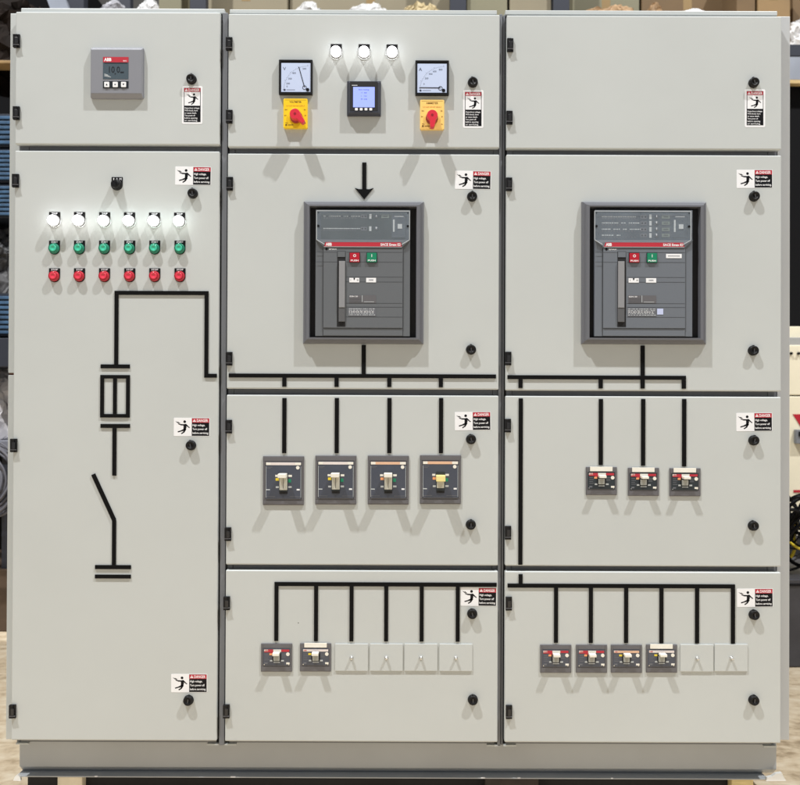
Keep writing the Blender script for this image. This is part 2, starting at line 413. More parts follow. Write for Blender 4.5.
# --- mimic lines ------------------------------------------------------------
TH = .0032
def mimic(k, boxes, strokes=(), polys=()):
    xs = [b[0] for b in boxes] + [b[1] for b in boxes]; ys = [b[2] for b in boxes] + [b[3] for b in boxes]
    cx, cy = (min(xs)+max(xs))/2, (min(ys)+max(ys))/2
    m = MB(cx, cy)
    for i, (x0, x1, y0, y1) in enumerate(boxes): m.box(x0, x1, y0, y1, 0.0001*(i % 3), TH + .00012*(i % 4), TAPE, .0003, 1)
    for a, b, w in strokes: m.stroke(a, b, w, 0, TH+.0001, TAPE)
    for p in polys: m.prism(p, 0, TH, TAPE)
    return obj('mimic_line', m, door[k], P(cx, cy))
w = 2.0
mimic('a2', [(114.5, 118.5, 295.1, 365), (114.5, 208.6, 291, 295), (204.6, 208.6, 295.1, 377.6), (208.7, 217.2, 373.6, 377.6), (101, 130.2, 364.6, 368.6)])
mimic('a2', [(100.4, 104.2, 375, 417.6), (126.2, 130, 375, 417.6), (104.3, 126.1, 375, 378.6), (104.3, 126.1, 414, 417.6), (113.2, 117, 378.7, 413.9)])
mimic('a2', [(100.6, 130, 424, 428), (112.6, 116.6, 428.1, 475.6)])
mimic('a2', [(112.2, 116.2, 520, 564.9), (95.4, 131.2, 565, 569)], [((93, 474.4), (114.3, 520.2), 4.1)])
mimic('a2', [(95.2, 131, 574.6, 578.4)])
mimic('b2', [(362.2, 366.4, 162.6, 189.2)], polys=[[(355, 188.2), (359, 189.4), (369.6, 189.4), (373.6, 188.2), (364.3, 199.4)]])
mimic('b2', [(361.6, 365.8, 345, 373.9), (228.9, 496, 374, 378)] + [(x-2.1, x+2.1, 378.1, 387) for x in (284.5, 336.7, 389.4, 440.9)])
for x in (284.4, 336.8, 389.4, 441): mimic('b3', [(x-2.1, x+2.1, 398, 453.2)])
mimic('b4', [(274.6, 496.4, 582.4, 586.4)] + [(x-2, x+2, 586.5, 641.2) for x in (276.6, 316.2, 351.6, 386.2, 421.6, 457.6)])
mimic('c2', [(640.4, 644.6, 345.5, 375.4), (507.4, 685.8, 375.5, 379.5)] + [(x-2.1, x+2.1, 379.6, 388.4) for x in (520.5, 600.6, 642.5, 683.7)])
mimic('c3', [(518.4, 522.6, 398.4, 564.6)])
for x, y in ((600.7, 465), (643, 465.6), (684, 466.4)): mimic('c3', [(x-2.1, x+2.1, 399, y)])
mimic('c4', [(507.6, 734.6, 584, 588), (518.6, 522.6, 574.6, 583.9)] + [(x-2, x+2, 588.1, 642.8) for x in (556, 590.8, 626, 661.2, 696.8, 732.6)])

# ================================================================= DEVICES
# power factor controller
cx, cy = 117.8, 73.8
m = MB(cx, cy)
m.rrect(91.2, 144.4, 48, 99.6, 2.2, 0, .0050, GREYPL, .0006)
vs = [m.V(x, y, o) for x, y, o in ((91.6, 48.2, .0049), (144, 48.2, .0049), (144, 99.4, .0049), (91.6, 99.4, .0049), (92.6, 51.2, .0150), (143, 51.2, .0150), (143, 95.2, .0150), (92.6, 95.2, .0150))]
m.solid(vs, [(0, 1, 2, 3), (4, 7, 6, 5), (0, 4, 5, 1), (1, 5, 6, 2), (2, 6, 7, 3), (3, 7, 4, 0)], GREYPL, .0012)
ctl = obj('power_factor_controller', m, root, P(cx, cy), 'grey square controller with red strip and LCD')
m = MB(115.5, 68); m.box(103, 128.4, 57, 79, 0, .0006, LCD)
m.box(103, 128.4, 57, 62.4, .0006, .0009, RED)
m.text('ABB', 104, 59.6, 3.0, .00095, WHITE, bold=.05, w=7.4); m.text('RVC', 123.2, 60.9, 1.3, .00095, WHITE, bold=.02)
m.box(104.4, 127.2, 62.8, 63.6, .0006, .0008, LCDT)
m.box(109.0, 109.8, 66.5, 72.7, .0006, .0009, LCDT); m.text('0', 111.3, 69.6, 6.2, .0009, LCDT, bold=.01, w=3.4); m.text('0', 116.6, 69.6, 6.2, .0009, LCDT, bold=.01, w=3.4)
m.disc(115.2, 73.8, .7, .0006, .0009, LCDT, 10); m.box(120.4, 123.8, 71.6, 73.0, .0006, .0009, LCDT)
for i in range(3): m.stroke((104.4, 74.0+i), (108 + 1.5*i, 75.1+i), .5, .0006, .0009, PRINTG)
obj('display', m, ctl, P(115.6, 68, -.0150))
m = MB(115.5, 84.5); m.box(103, 128.4, 81, 88.2, 0, .0008, LCDT, .0002)
obj('button_strip', m, ctl, P(115.6, 84.5, -.0150))
for px, g in ((106.9, '▲'), (115.4, '●'), (123.7, '▼')):
    m = MB(px, 84.5); m.rrect(px-2.5, px+2.5, 82, 87.2, .6, 0, .0022, WHITE, .0003)
    if g == '▲': m.prism([(px, 83.6), (px+1, 85.6), (px-1, 85.6)], .0022, .0024, STBLK)
    elif g == '▼': m.prism([(px-1, 83.8), (px+1, 83.8), (px, 85.6)], .0022, .0024, STBLK)
    else: m.box(px-.8, px+.8, 84, 85.4, .0022, .0024, GREYPL)
    obj('button', m, ctl, P(px, 84.5, -.0158))

# legend plate used by lamps and buttons
def plate(m, x, top, cy_, word, h=1.6, w=6.6):
    m.prism([(x-5.5, top), (x+5.5, top), (x+5.5, cy_+1)] + [(x + 5.5*math.cos(R(a)), cy_+1 + 5.4*math.sin(R(a))) for a in range(12, 180, 12)] + [(x-5.5, cy_+1)], 0, .0014, BLACK)
    if word: m.text(word, x, top+1.4, h, .0015, WHITE, 'C', bold=.02, w=w)
# selector switch
m = MB(116.4, 183); plate(m, 116.6, 176.6, 183.5, None)
m.text('0', 113.2, 178.6, 2.1, .0015, WHITE, 'C', .02); m.text('A', 116.4, 178.6, 2.1, .0015, WHITE, 'C', .02); m.text('M', 120.0, 178.6, 2.1, .0015, WHITE, 'C', .02)
m.lathe(116.3, 184.6, [(5.5, 0), (5.5, .006), (5.0, .0085), (4.2, .0085)], BLACK)
sel = obj('selector_switch', m, root, PD(116.4, 183, .006))
m = MB(116.3, 184.6)
m.lathe(116.3, 184.6, [(4.6, 0), (4.2, .010), (3.6, .012), (0, .012)], BLACK)
m.box(115.0, 117.6, 180.4, 188.8, .010, .021, BLACK, .001)
m.box(116.0, 116.6, 180.2, 182.0, .0209, .0213, WHITE)
obj('handle', m, sel, PD(116.3, 184.6, .006) + Vector((0, -.0085, 0)))

# indicator lamps
def lamp(word):
    m = MB(); plate(m, 0, -9.0, -1, word, 1.7, 6)
    m.lathe(0, 0, [(5.9, .001), (5.9, .007), (5.5, .0085), (4.8, .0085)], STEEL)
    return m
def lens(mt):
    m = MB(); m.lathe(0, 0, [(5.1, 0), (5.1, .008), (4.9, .0095), (5.0, .011), (4.7, .0135), (3.8, .0165), (2.2, .0185), (0, .0192)], mt); return m
lm = lamp('TRIP').mesh('indicator_lamp'); lm2 = lamp('').mesh('indicator_lamp')
for i, (x, y) in enumerate(((53.4, 220.4), (78.4, 220.4), (103.6, 220.6), (128.6, 220.8), (153.6, 221.0), (178.8, 221.0))):
    o = link('indicator_lamp', lm, root, PD(x, y), 'lit white indicator lamp on the left door')
    obj('lens', lens(LAMPW if i < 2 else LAMPG), o, PD(x, y) + Vector((0, -.008, 0)))
for (x, y) in ((336, 51.8), (364, 52), (392, 52.2)):
    o = link('indicator_lamp', lm2, root, PD(x, y), 'lit white indicator lamp above the meters')
    obj('lens', lens(LAMP), o, PD(x, y) + Vector((0, -.008, 0)))
# push buttons
def pbutton(word, ring, cap, y, lab):
    m = MB(); plate(m, .3, -8.0, -.4, word)
    m.lathe(0, 0, [(5.3, .001), (5.2, .003), (4.7, .004), (4.7, .0110), (4.5, .0122), (3.7, .0122), (3.5, .0100)], ring)
    c_ = MB(); c_.lathe(0, 0, [(3.5, -.0005), (3.5, .0030), (3.2, .0040), (2.4, .0038), (1.5, .0024), (0, .0018)], cap)
    first = None
    for x in (53, 78.1, 103.2, 128.5, 153.6, 178.9):
        if first is None:
            first = obj('push_button', m, root, PD(x, y), lab); obj('button_cap', c_, first, PD(x, y) + Vector((0, -.0100, 0)))
        else: dup(first, root, PD(x, y), lab)
pbutton('START', BTNG, BTNG2, 248.0, 'green start push button'); pbutton('STOP', BTNR, BTNR2, 275.8, 'red stop push button')

# analogue meters
def meter(cx, cy, letter, tip, nums, name, lab):
    m = MB(cx, cy)
    m.box(cx-16.8, cx+16.8, cy-17.3, cy+17.3, 0, .0115, BLACK, .0008)
    for (a, b, c_, d) in ((-16.6, 16.6, -17.1, -15.4), (-16.6, 16.6, 15.2, 17.1), (-16.6, -14.9, -15.3, 15.1), (14.9, 16.6, -15.3, 15.1)):
        m.box(cx+a, cx+b, cy+c_, cy+d, .0113, .0135, BLACK, .0004)
    o = obj(name, m, root, P(cx, cy), lab)
    pv = (cx+11.6, cy+11.4)
    m = MB(cx, cy); m.box(cx-14.8, cx+14.8, cy-15.3, cy+15.1, 0, .0004, DIAL)
    m.text(letter, cx-11.6, cy-9.6, 3.2, .0005, DIALT, 'C', .01)
    for (a, b, t) in nums: m.text(t, cx+a, cy+b, 1.7, .0005, DIALT, 'C', .01)
    N = 24
    for i in range(N+1):
        a = R(180 + 90*i/N); r0 = 23.2; r1 = r0 + (1.8 if i % 6 == 0 else 1.0)
        m.stroke((pv[0] + r0*math.cos(a), pv[1] + r0*math.sin(a)), (pv[0] + r1*math.cos(a), pv[1] + r1*math.sin(a)), .28, .0004, .0005, DIALT)
    m.disc(cx-11.4, cy+11.6, 1.1, .0004, .0005, DIALT, 12)
    m.box(cx-9.6, cx-1, cy+11.3, cy+11.8, .0004, .0005, DIALT)
    obj('dial', m, o, P(cx, cy, -.0116))
    m = MB(*pv); m.stroke((pv[0]-3.2, pv[1]-2.6), tip, .75, 0, .0004, STBLK)
    L = [(pv[0]-3.2 + 1.9*math.cos(R(a)), pv[1]-2.2 + 1.9*math.sin(R(a))) for a in range(0, 361, 30)]
    for a, b in zip(L, L[1:]): m.stroke(a, b, .5, 0, .0004, DIALT)
    m.disc(pv[0], pv[1], 1.7, 0, .0008, STBLK, 14)
    obj('needle', m, o, P(*pv, -.0122))
meter(296.1, 78.3, 'V', (298.8, 67.0), ((8.3, -9.6, '500'), (-2.0, -5.2, '400'), (-6.0, .4, '300'), (-8.0, 5.2, '200'), (-9.0, 8.2, '0')), 'voltmeter', 'voltmeter with needle near full scale')
meter(432.0, 79.0, 'A', (419.4, 87.6), ((8.6, -9.4, '800'), (2.6, -7.6, '600'), (-1.4, -5.0, '400'), (-5.4, -.6, '200'), (-8.0, 5.0, '0')), 'ammeter', 'ammeter with needle at zero')
# rotary switches
def rotary(cx, cy, word, pm, ang, name, lab):
    m = MB(cx, cy)
    m.rrect(cx-12, cx+12, cy-14.8, cy+14.8, 1.2, 0, .012, pm, .0006)
    m.text(word, cx, cy-11.4, 1.9, .0122, YTEXT, 'C', .02, w=12)
    m.box(cx-10.6, cx+10.6, cy-13.5, cy-13.2, .012, .0121, YTEXT)
    m.text('L1-L2 L2-L3 L3-L1', cx, cy-7.6, 1.2, .0122, mat('switch_orange_print', srgb(206, 120, 30), .5), 'C', .02, w=18)
    for t, a, b in (('RN', -9.4, -3.6), ('RS', 9.4, -3.6), ('SN', -10, 2.2), ('ST', 10, 2.2), ('TN', -9, 9.6), ('TR', 9.6, 9.8)): m.text(t, cx+a, cy+b, 1.2, .0122, YTEXT, 'C', .02)
    m.disc(cx-9.2, cy+11.6, 1.0, .012, .0122, YTEXT, 10); m.box(cx-7.4, cx-2, cy+11.2, cy+12, .012, .0121, YTEXT)
    m.disc(cx, cy+2.2, 7.0, .012, .016, pm)
    o = obj(name, m, root, P(cx, cy), lab)
    m = MB(0, 0)
    m.lathe(0, 0, [(6.2, 0), (6.0, .010), (5.4, .014), (4.6, .016), (0, .016)], ROTD)
    pts = []
    for i in range(19):
        a = R(118 + i*16.9); r = 5.2
        if 118 + i*16.9 <= 422: pts.append((r*math.cos(a), r*math.sin(a)))
    pts += [(2.0, 11.2), (1.4, 12.0), (-1.4, 12.0), (-2.0, 11.2)]
    ca, sa = math.cos(R(ang)), math.sin(R(ang))
    pts = [(x*ca - y*sa, x*sa + y*ca) for x, y in pts]
    m.prism(pts, .012, .034, ROT, .0009)
    m.disc(-.0*ca, -.0, 1.3, .034, .0344, ROTD, 14)
    obj('handle', m, o, P(cx, cy+1.8, -.024) + Vector((0, .008, 0)))
rotary(295.9, 114.6, 'VOLTMETER', YPLATE, -47, 'rotary_switch', 'yellow rotary switch with red handle turned to lower right')
rotary(432.0, 115.8, 'AMMETER', YPLATE2, 0, 'rotary_switch', 'amber rotary switch with red handle pointing down')
# digital power meter
cx, cy = 364.2, 99.6
m = MB(cx, cy); m.box(347.2, 381, 82.2, 116.8, 0, .010, MBEZ, .0008); m.box(348.2, 380.4, 82.8, 116.2, .0099, .018, MBEZ, .0006, inset=1.6)
m.box(350.4, 377.8, 83.9, 112.6, .0180, .0186, VOID)
pm = obj('power_meter', m, root, P(cx, cy), 'black digital power meter with lit blue screen')
m = MB(364, 97); m.box(353.2, 374.6, 87, 107.2, 0, .0006, SCREEN)
for i, t in enumerate(('Basic readings', 'V   400', 'I    12.5', 'PF  0.98')): m.text(t, 364, 89.6 + 3.2*i, 1.3, .0008, SCRT, 'C', .01)
m.box(351.9, 357.4, 85.0, 85.8, 0, .0004, PRINTG)
obj('screen', m, pm, P(364, 97, -.0187))
for px in (356.4, 361.2, 366, 370.8):
    m = MB(px, 109.2); m.rrect(px-1.4, px+1.4, 108, 110.4, .5, 0, .0012, WHITE)
    obj('button', m, pm, P(px, 109.2, -.0187))

# air circuit breakers
def acb(cx, cy, kx, body_m, rows, sticker, lab):
    X = lambda x: cx + (x-363.5)*kx
    Y = lambda y: cy + (y-273)
    m = MB(cx, cy)
    m.box(X(304.4), X(422.8), Y(202.6), Y(343.2), 0, .0045, VOID)
    fr = [(303.4, 423.8, 201.8, 208.6), (303.4, 423.8, 337.6, 344.2), (303.4, 310.6, 208.6, 337.6), (416.2, 423.8, 208.6, 337.6)]
    # picture-frame section with a sloped inner lip
    def ring(a0, b0, a1, b1, c0, d0, c1, d1, o0, o1):
        A = [(a0, c0), (b0, c0), (b0, d0), (a0, d0)]; B = [(a1, c1), (b1, c1), (b1, d1), (a1, d1)]
        vs = [m.V(X(x), Y(y), o0) for x, y in A] + [m.V(X(x), Y(y), o1) for x, y in B]
        m.raw(vs, [(i, (i+1) % 4, 4+(i+1) % 4, 4+i) for i in range(4)], FRGREY)
    ring(303.4, 423.8, 303.8, 423.4, 201.8, 344.2, 202.2, 343.8, 0, .008)
    ring(303.8, 423.4, 305.0, 422.2, 202.2, 343.8, 203.2, 342.8, .008, .013)
    ring(305.0, 422.2, 306.6, 420.4, 203.2, 342.8, 204.8, 341.2, .013, .0145)
    ring(306.6, 420.4, 307.8, 419.0, 204.8, 341.2, 206.0, 340.0, .0145, .024)
    ring(307.8, 419.0, 310.0, 416.4, 206.0, 340.0, 207.8, 338.2, .024, .0245)
    ring(310.0, 416.4, 310.6, 415.8, 207.8, 338.2, 208.4, 337.6, .0245, .0045)
    o = obj('air_circuit_breaker', m, root, P(cx, cy), lab)
    m = MB(cx, cy); B = body_m
    m.box(X(316), X(409.8), Y(210.8), Y(336.2), -.0070, .010, B, .0008)
    m.box(X(324), X(402.6), Y(248.6), Y(328), .0099, .0135, B, .0005)
    m.box(X(324), X(402.6), Y(328.6), Y(335.6), .0099, .0115, B, .0003)
    for y in (253, 262.8, 277.6, 282.4, 303.6, 307.4, 317.2): m.box(X(346.6), X(402.2), Y(y)-.22, Y(y)+.22, .0134, .0137, BODYD)
    for y in (253, 262.8): m.box(X(316.3), X(337.4), Y(y)-.2, Y(y)+.2, .0134, .0137, BODYD)
    m.box(X(337.6), X(345.9), Y(252), Y(327), .0134, .0138, VOID)
    m.box(X(338.1), X(345.4), Y(252.4), Y(257.8), .0137, .0150, B)
    m.box(X(323.3), X(323.9), Y(249), Y(336), .0099, .0105, BODYD); m.box(X(402.7), X(403.2), Y(249), Y(336), .0099, .0105, BODYD)
    # red name bar
    m.prism([(X(316), Y(240.6)), (X(409.8), Y(240.6)), (X(401.8), Y(248.2)), (X(324.2), Y(248.2))], .0099, .0150, B)
    m.prism([(X(326), Y(243.2)), (X(400.6), Y(243.2)), (X(401.6), Y(247.4)), (X(324.6), Y(247.4))], .0150, .0156, RED)
    m.text('ABB', X(326.2), Y(245.3), 2.7, .0158, WHITE, 'L', .05, w=6)
    m.text('SACE Emax E2', X(400.4), Y(245.4), 2.3, .0158, WHITE, 'R', .03, w=20)
    m.box(X(324.6), X(401.4), Y(247.6), Y(248.0), .0150, .0156, PRINTG)
    m.disc(X(327), Y(250), 1.3, .0135, .0139, STBLK, 10); m.text('EMAX', X(329.6), Y(250), 1.3, .0139, WHITE, 'L', .02, w=7.6)
    body = obj('breaker_body', m, o, P(cx, cy, -.0120))
    # trip unit under its clear cover
    m = MB(cx, cy)
    m.box(X(317), X(408.8), Y(211.6), Y(240.2), 0, .0015, TRIP)
    m.box(X(321), X(404.6), Y(213.6), Y(239.6), .0014, .0022, TRIPD if rows < 3 else TRIP)
    ry = [216.8, 229] if rows < 3 else [217, 223.2, 229.4, 235.4]
    rn = random.Random(rows)
    for j, y in enumerate(ry):
        xe = (358, 360, 360, 341)[j] if rows > 2 else (358, 360)[j]
        x = 323.6
        while x < xe:
            l = rn.uniform(.7, 2.2); m.box(X(x), X(x+l), Y(y)-.45, Y(y)+.45, .0022, .0024, PRINTG); x += l + rn.uniform(.3, .7) + (2.4 if rn.random() < .08 else 0)
        for q in range(12): m.box(X(323.8+q*2.8), X(325.0+q*2.8), Y(y)+1.4, Y(y)+2.2, .0022, .0024, MCB)
        m.box(X(360.6), X(366.6), Y(y)-1.6, Y(y)+1.8, .0022, .0028, FRGREY); m.box(X(361.4), X(363), Y(y)-.7, Y(y)+.9, .0028, .0031, VOID); m.box(X(364.4), X(366), Y(y)-.7, Y(y)+.9, .0028, .0031, VOID)
        m.box(X(369), X(371.2), Y(y)-2.2, Y(y)+2.4, .0022, .0030, PRINTG)
        m.lathe(X(376), Y(y), [(1.9, .0022), (1.8, .0034), (0, .0034)], TRIP, 14); m.box(X(375.7), X(376.3), Y(y)-1.6, Y(y)+.3, .0034, .0036, WHITE)
        if j == 0 or rows > 2: m.box(X(381), X(388.6), Y(y)-1.5, Y(y)+1.6, .0022, .0030, mat('trip_window', srgb(118, 128, 122), .3)); m.text('1000A', X(384.8), Y(y), 1.4, .0031, STBLK, 'C', .02)
    m.box(X(391.4), X(405), Y(215), Y(237.6), .0022, .0028, TRIP, .0003); m.box(X(394), X(403), Y(216.4), Y(217.2), .0028, .003, PRINTG)
    m.box(X(397.2), X(401.6), Y(224.4), Y(229), .0028, .0042, PRINTG, .0003)
    m.box(X(392.6), X(394.2), Y(220), Y(232), .0028, .0032, PRINTG)
    obj('trip_unit', m, o, P(cx, cy, -.0220))
    m = MB(cx, cy)
    m.prism([(X(316.6), Y(211.2)), (X(409.2), Y(211.2)), (X(409.2), Y(240)), (X(402.6), Y(245)), (X(401.6), Y(242.4)), (X(324.4), Y(242.4)), (X(323.4), Y(245)), (X(316.6), Y(240))], 0, .0008, CLEAR)
    e = PRINTG
    for a, b in (((316.9, 211.5), (408.9, 211.5)), ((316.9, 211.5), (316.9, 240)), ((408.9, 211.5), (408.9, 240)), ((316.9, 240), (324.6, 244.6)), ((408.9, 240), (401.2, 244.6))):
        m.stroke((X(a[0]), Y(a[1])), (X(b[0]), Y(b[1])), .55, .0008, .0014, e)
    for x in (318.6, 407.2): m.disc(X(x), Y(226.5), 1.2, .0008, .0022, BLACK, 14); m.disc(X(x), Y(213.4), .6, .0008, .0016, BLACK, 10)
    obj('clear_cover', m, o, P(cx, cy, -.0278))
    m = MB(X(341.8), Y(289)); m.box(X(339), X(345), Y(261.4), Y(307.4), 0, .0050, LEVER, .0006); m.box(X(338.8), X(345.2), Y(307.5), Y(321.4), 0, .0038, LEVERD, .0006)
    obj('charging_lever', m, o, P(X(341.8), Y(289), -.0259))
    for x, mt, t, s2, nm in ((354.7, BTNR, 'O', 'PUSH', 'off_button'), (371.8, GRN, 'I', 'PUSH', 'on_button')):
        m = MB(X(x), Y(257.6)); m.box(X(x)-5.2, X(x)+5.2, Y(252.6), Y(262.6), 0, .0012, STBLK); m.box(X(x)-4.8, X(x)+4.8, Y(253), Y(262.2), .0012, .0040, mt, .0004)
        m.text(t, X(x), Y(255.8), 2.6, .0042, WHITE, 'C', .03); m.text(s2, X(x), Y(260.6), 1.5, .0042, WHITE, 'C', .03, w=7.6)
        obj(nm, m, o, P(X(x), Y(257.6), -.0259))
    def part(nm, x, y, draw):
        m = MB(X(x), Y(y)); draw(m); obj(nm, m, o, P(X(x), Y(y), -.0257))
    def d1(m):
        m.box(X(349.4), X(359.2), Y(277.9), Y(282.3), 0, .0006, WHITE); m.prism([(X(353.4), Y(277.9)), (X(355.2), Y(277.9)), (X(354.6), Y(280)), (X(353.8), Y(280))], .0006, .0007, STBLK)
        m.text('I', X(350.8), Y(280), 1.5, .0008, STBLK, 'C', .02); m.text('O', X(357.6), Y(280), 1.5, .0008, STBLK, 'C', .02)
    def d2(m):
        m.box(X(366.2), X(376), Y(277.9), Y(282.3), 0, .0006, WHITE); m.text('10000', X(371.1), Y(280), 1.4, .0008, mat('counter_print', srgb(110, 116, 130), .5), 'C', .02)
    def d3(m):
        m.box(X(349.2), X(361.4), Y(295.2), Y(302.8), 0, .0006, MCB)
        for q in range(4): m.box(X(349.6), X(361), Y(298+q*1.3), Y(298.35+q*1.3), .0006, .0007, BODYD)
        m.text('E2N 20', X(349.8), Y(296.4), 1.2, .0008, WHITE, 'L', .02, w=8)
    def d4(m):
        m.box(X(362), X(376), Y(295.2), Y(302.8), 0, .0006, MCB); m.box(X(362), X(362.5), Y(295.4), Y(302), .0006, .0008, PRINTG); m.box(X(364), X(374), Y(301.6), Y(302.0), .0006, .0008, PRINTG)
    def d5(m):
        m.box(X(348.6), X(376), Y(307.9), Y(316), 0, .0006, FRGREY)
        for q in range(5):
            x = 349.0
            while x < 374:
                l = rn.uniform(.6, 2.4); m.box(X(x), X(min(x+l, 375.6)), Y(308.5+q*1.5), Y(309.1+q*1.5), .0006, .0008, PRINTG if q != 2 else WHITE); x += l + rn.uniform(.4, 1.4)
    part('state_indicator', 354.3, 280, d1); part('counter', 371.1, 280, d2); part('nameplate', 355.3, 299, d3); part('nameplate', 369, 299, d4); part('rating_plate', 362.3, 312, d5)
    if sticker:
        m = MB(X(393.1), Y(255.7)); m.box(X(385.6), X(400.6), Y(253.6), Y(257.8), 0, .0005, WHITE); m.box(X(387.4), X(398.8), Y(255.4), Y(256.1), .0005, .0006, FRGREY)
        obj('name_strip', m, o, P(X(393.1), Y(255.7), -.0257))
        m = MB(X(380), Y(311.3)); m.box(X(377), X(382.8), Y(308.4), Y(314.2), 0, .0005, mat('pale_blue_sticker', srgb(196, 206, 240), .4))
        obj('sticker', m, o, P(X(380), Y(311.3), -.0257))
acb(363.5, 273, 1.0, BODY, 2, False, 'grey air circuit breaker on the middle column')
acb(643.2, 273.3, 1.035, BODY2, 4, True, 'blue grey air circuit breaker on the right column')

# large moulded case breakers
def mccb_big(cx, cy, strip, tog_on, lab):
    f = lambda x: cx + x; g = lambda y: cy + y
    m = MB(cx, cy)
    m.box(f(-20.5), f(20.5), g(-24.4), g(24.4), 0, .0045, MCB, .0008)
    m.box(f(-19.6), f(19.6), g(-23.6), g(-19.4), .0044, .0054, MCB, .0004); m.box(f(-19.6), f(19.6), g(19.6), g(23.4), .0044, .0056, MCB, .0005)
    for x in (-20, 18.4): m.box(f(x), f(x+1.6), g(-19), g(19), .0044, .0054, MCB, .0003)
    o = obj('moulded_case_breaker', m, root, P(cx, cy), lab)
    m = MB(cx, cy)
    m.box(f(-17.8), f(17.8), g(-18.6), g(18.4), 0, .0030, MCBI, .0005)
    m.box(f(-17.4), f(17.4), g(-18.2), g(-15.5), .0030, .0034, strip)
    for (x, w_) in ((-17.4, 4.6), (11.6, 5.8)): m.box(f(x), f(x+w_), g(-18.1), g(-15.6), .0034, .0036, TOGGLEW)
    m.disc(f(14.2), g(-13), 1.8, .0030, .0036, TOGGLEW, 16)
    for (x, y, w_, h_, mt) in ((-8.2, -5.8, 3.2, 2, TOGGLEW), (4.8, -5.8, 3.6, 2, TOGGLEW), (-17.2, -13.6, 6, .5, FRGREY), (-17.2, -12.4, 4.4, .5, FRGREY), (-17.2, 15.6, 9, .5, FRGREY), (6, 15.6, 10.6, .5, FRGREY), (-17.6, -14.2, .35, 31, PRINTG), (17.2, -14.2, .35, 31, PRINTG), (-17.2, 17.4, 34.4, .35, FRGREY), (-7.8, -2.6, 4, 2.6, YEL if strip is STRIPW else ORG), (4.6, -1.6, 3, 3.4, GRN),
                              (-7.6, 5.6, 3, 1.8, PRINTG), (4.8, 5.4, 3.4, 1.8, PRINTG), (-17.2, 8.6, 3.8, .9, PRINTG), (13.2, 8.2, 3, 1.5, WHITE), (-4, 11.6, 8, 1.1, FRGREY)):
        m.box(f(x), f(x+w_), g(y), g(y+h_), .0030, .0034, mt)
    m.box(f(-4.4), f(4.4), g(-8), g(10.8), .0030, .0050, MCBJ, .0004)
    m.box(f(-4), f(4), g(10.9), g(13.2), .0030, .0044, VOID)
    obj('front_plate', m, o, P(cx, cy, -.0043))
    m = MB(cx, cy)
    if tog_on:
        m.box(f(-3.8), f(3.8), g(-6), g(8.6), 0, .008, TOGGLE, .0008); m.box(f(-.25), f(.25), g(-3), g(7), .0079, .0084, LEVERD)
        m.box(f(-4.2), f(4.0), g(-8.2), g(-4.2), .006, .0385, TOGGLEW, .0012)
    else:
        m.box(f(-3.6), f(3.6), g(-1), g(7.6), 0, .008, TOGGLE, .0008)
        m.box(f(-4.6), f(4.4), g(-5.6), g(.2), .006, .0385, mat('toggle_warm', srgb(236, 222, 150), .4), .0012)
    obj('toggle', m, o, P(cx, cy+.6, -.0093))
for x, y, st, on, lb in ((283.6, 480.6, STRIPW, True, 'breaker with white strip, leftmost of the four large ones'), (335.9, 480.0, STRIPW, True, 'breaker with white strip, second of the four large ones'),
                         (388.3, 480.0, STRIPO, True, 'breaker with orange strip, third of the four large ones'), (440.4, 479.6, STRIPO, False, 'breaker with orange strip and lowered yellowish toggle')):
    mccb_big(x, y, st, on, lb)
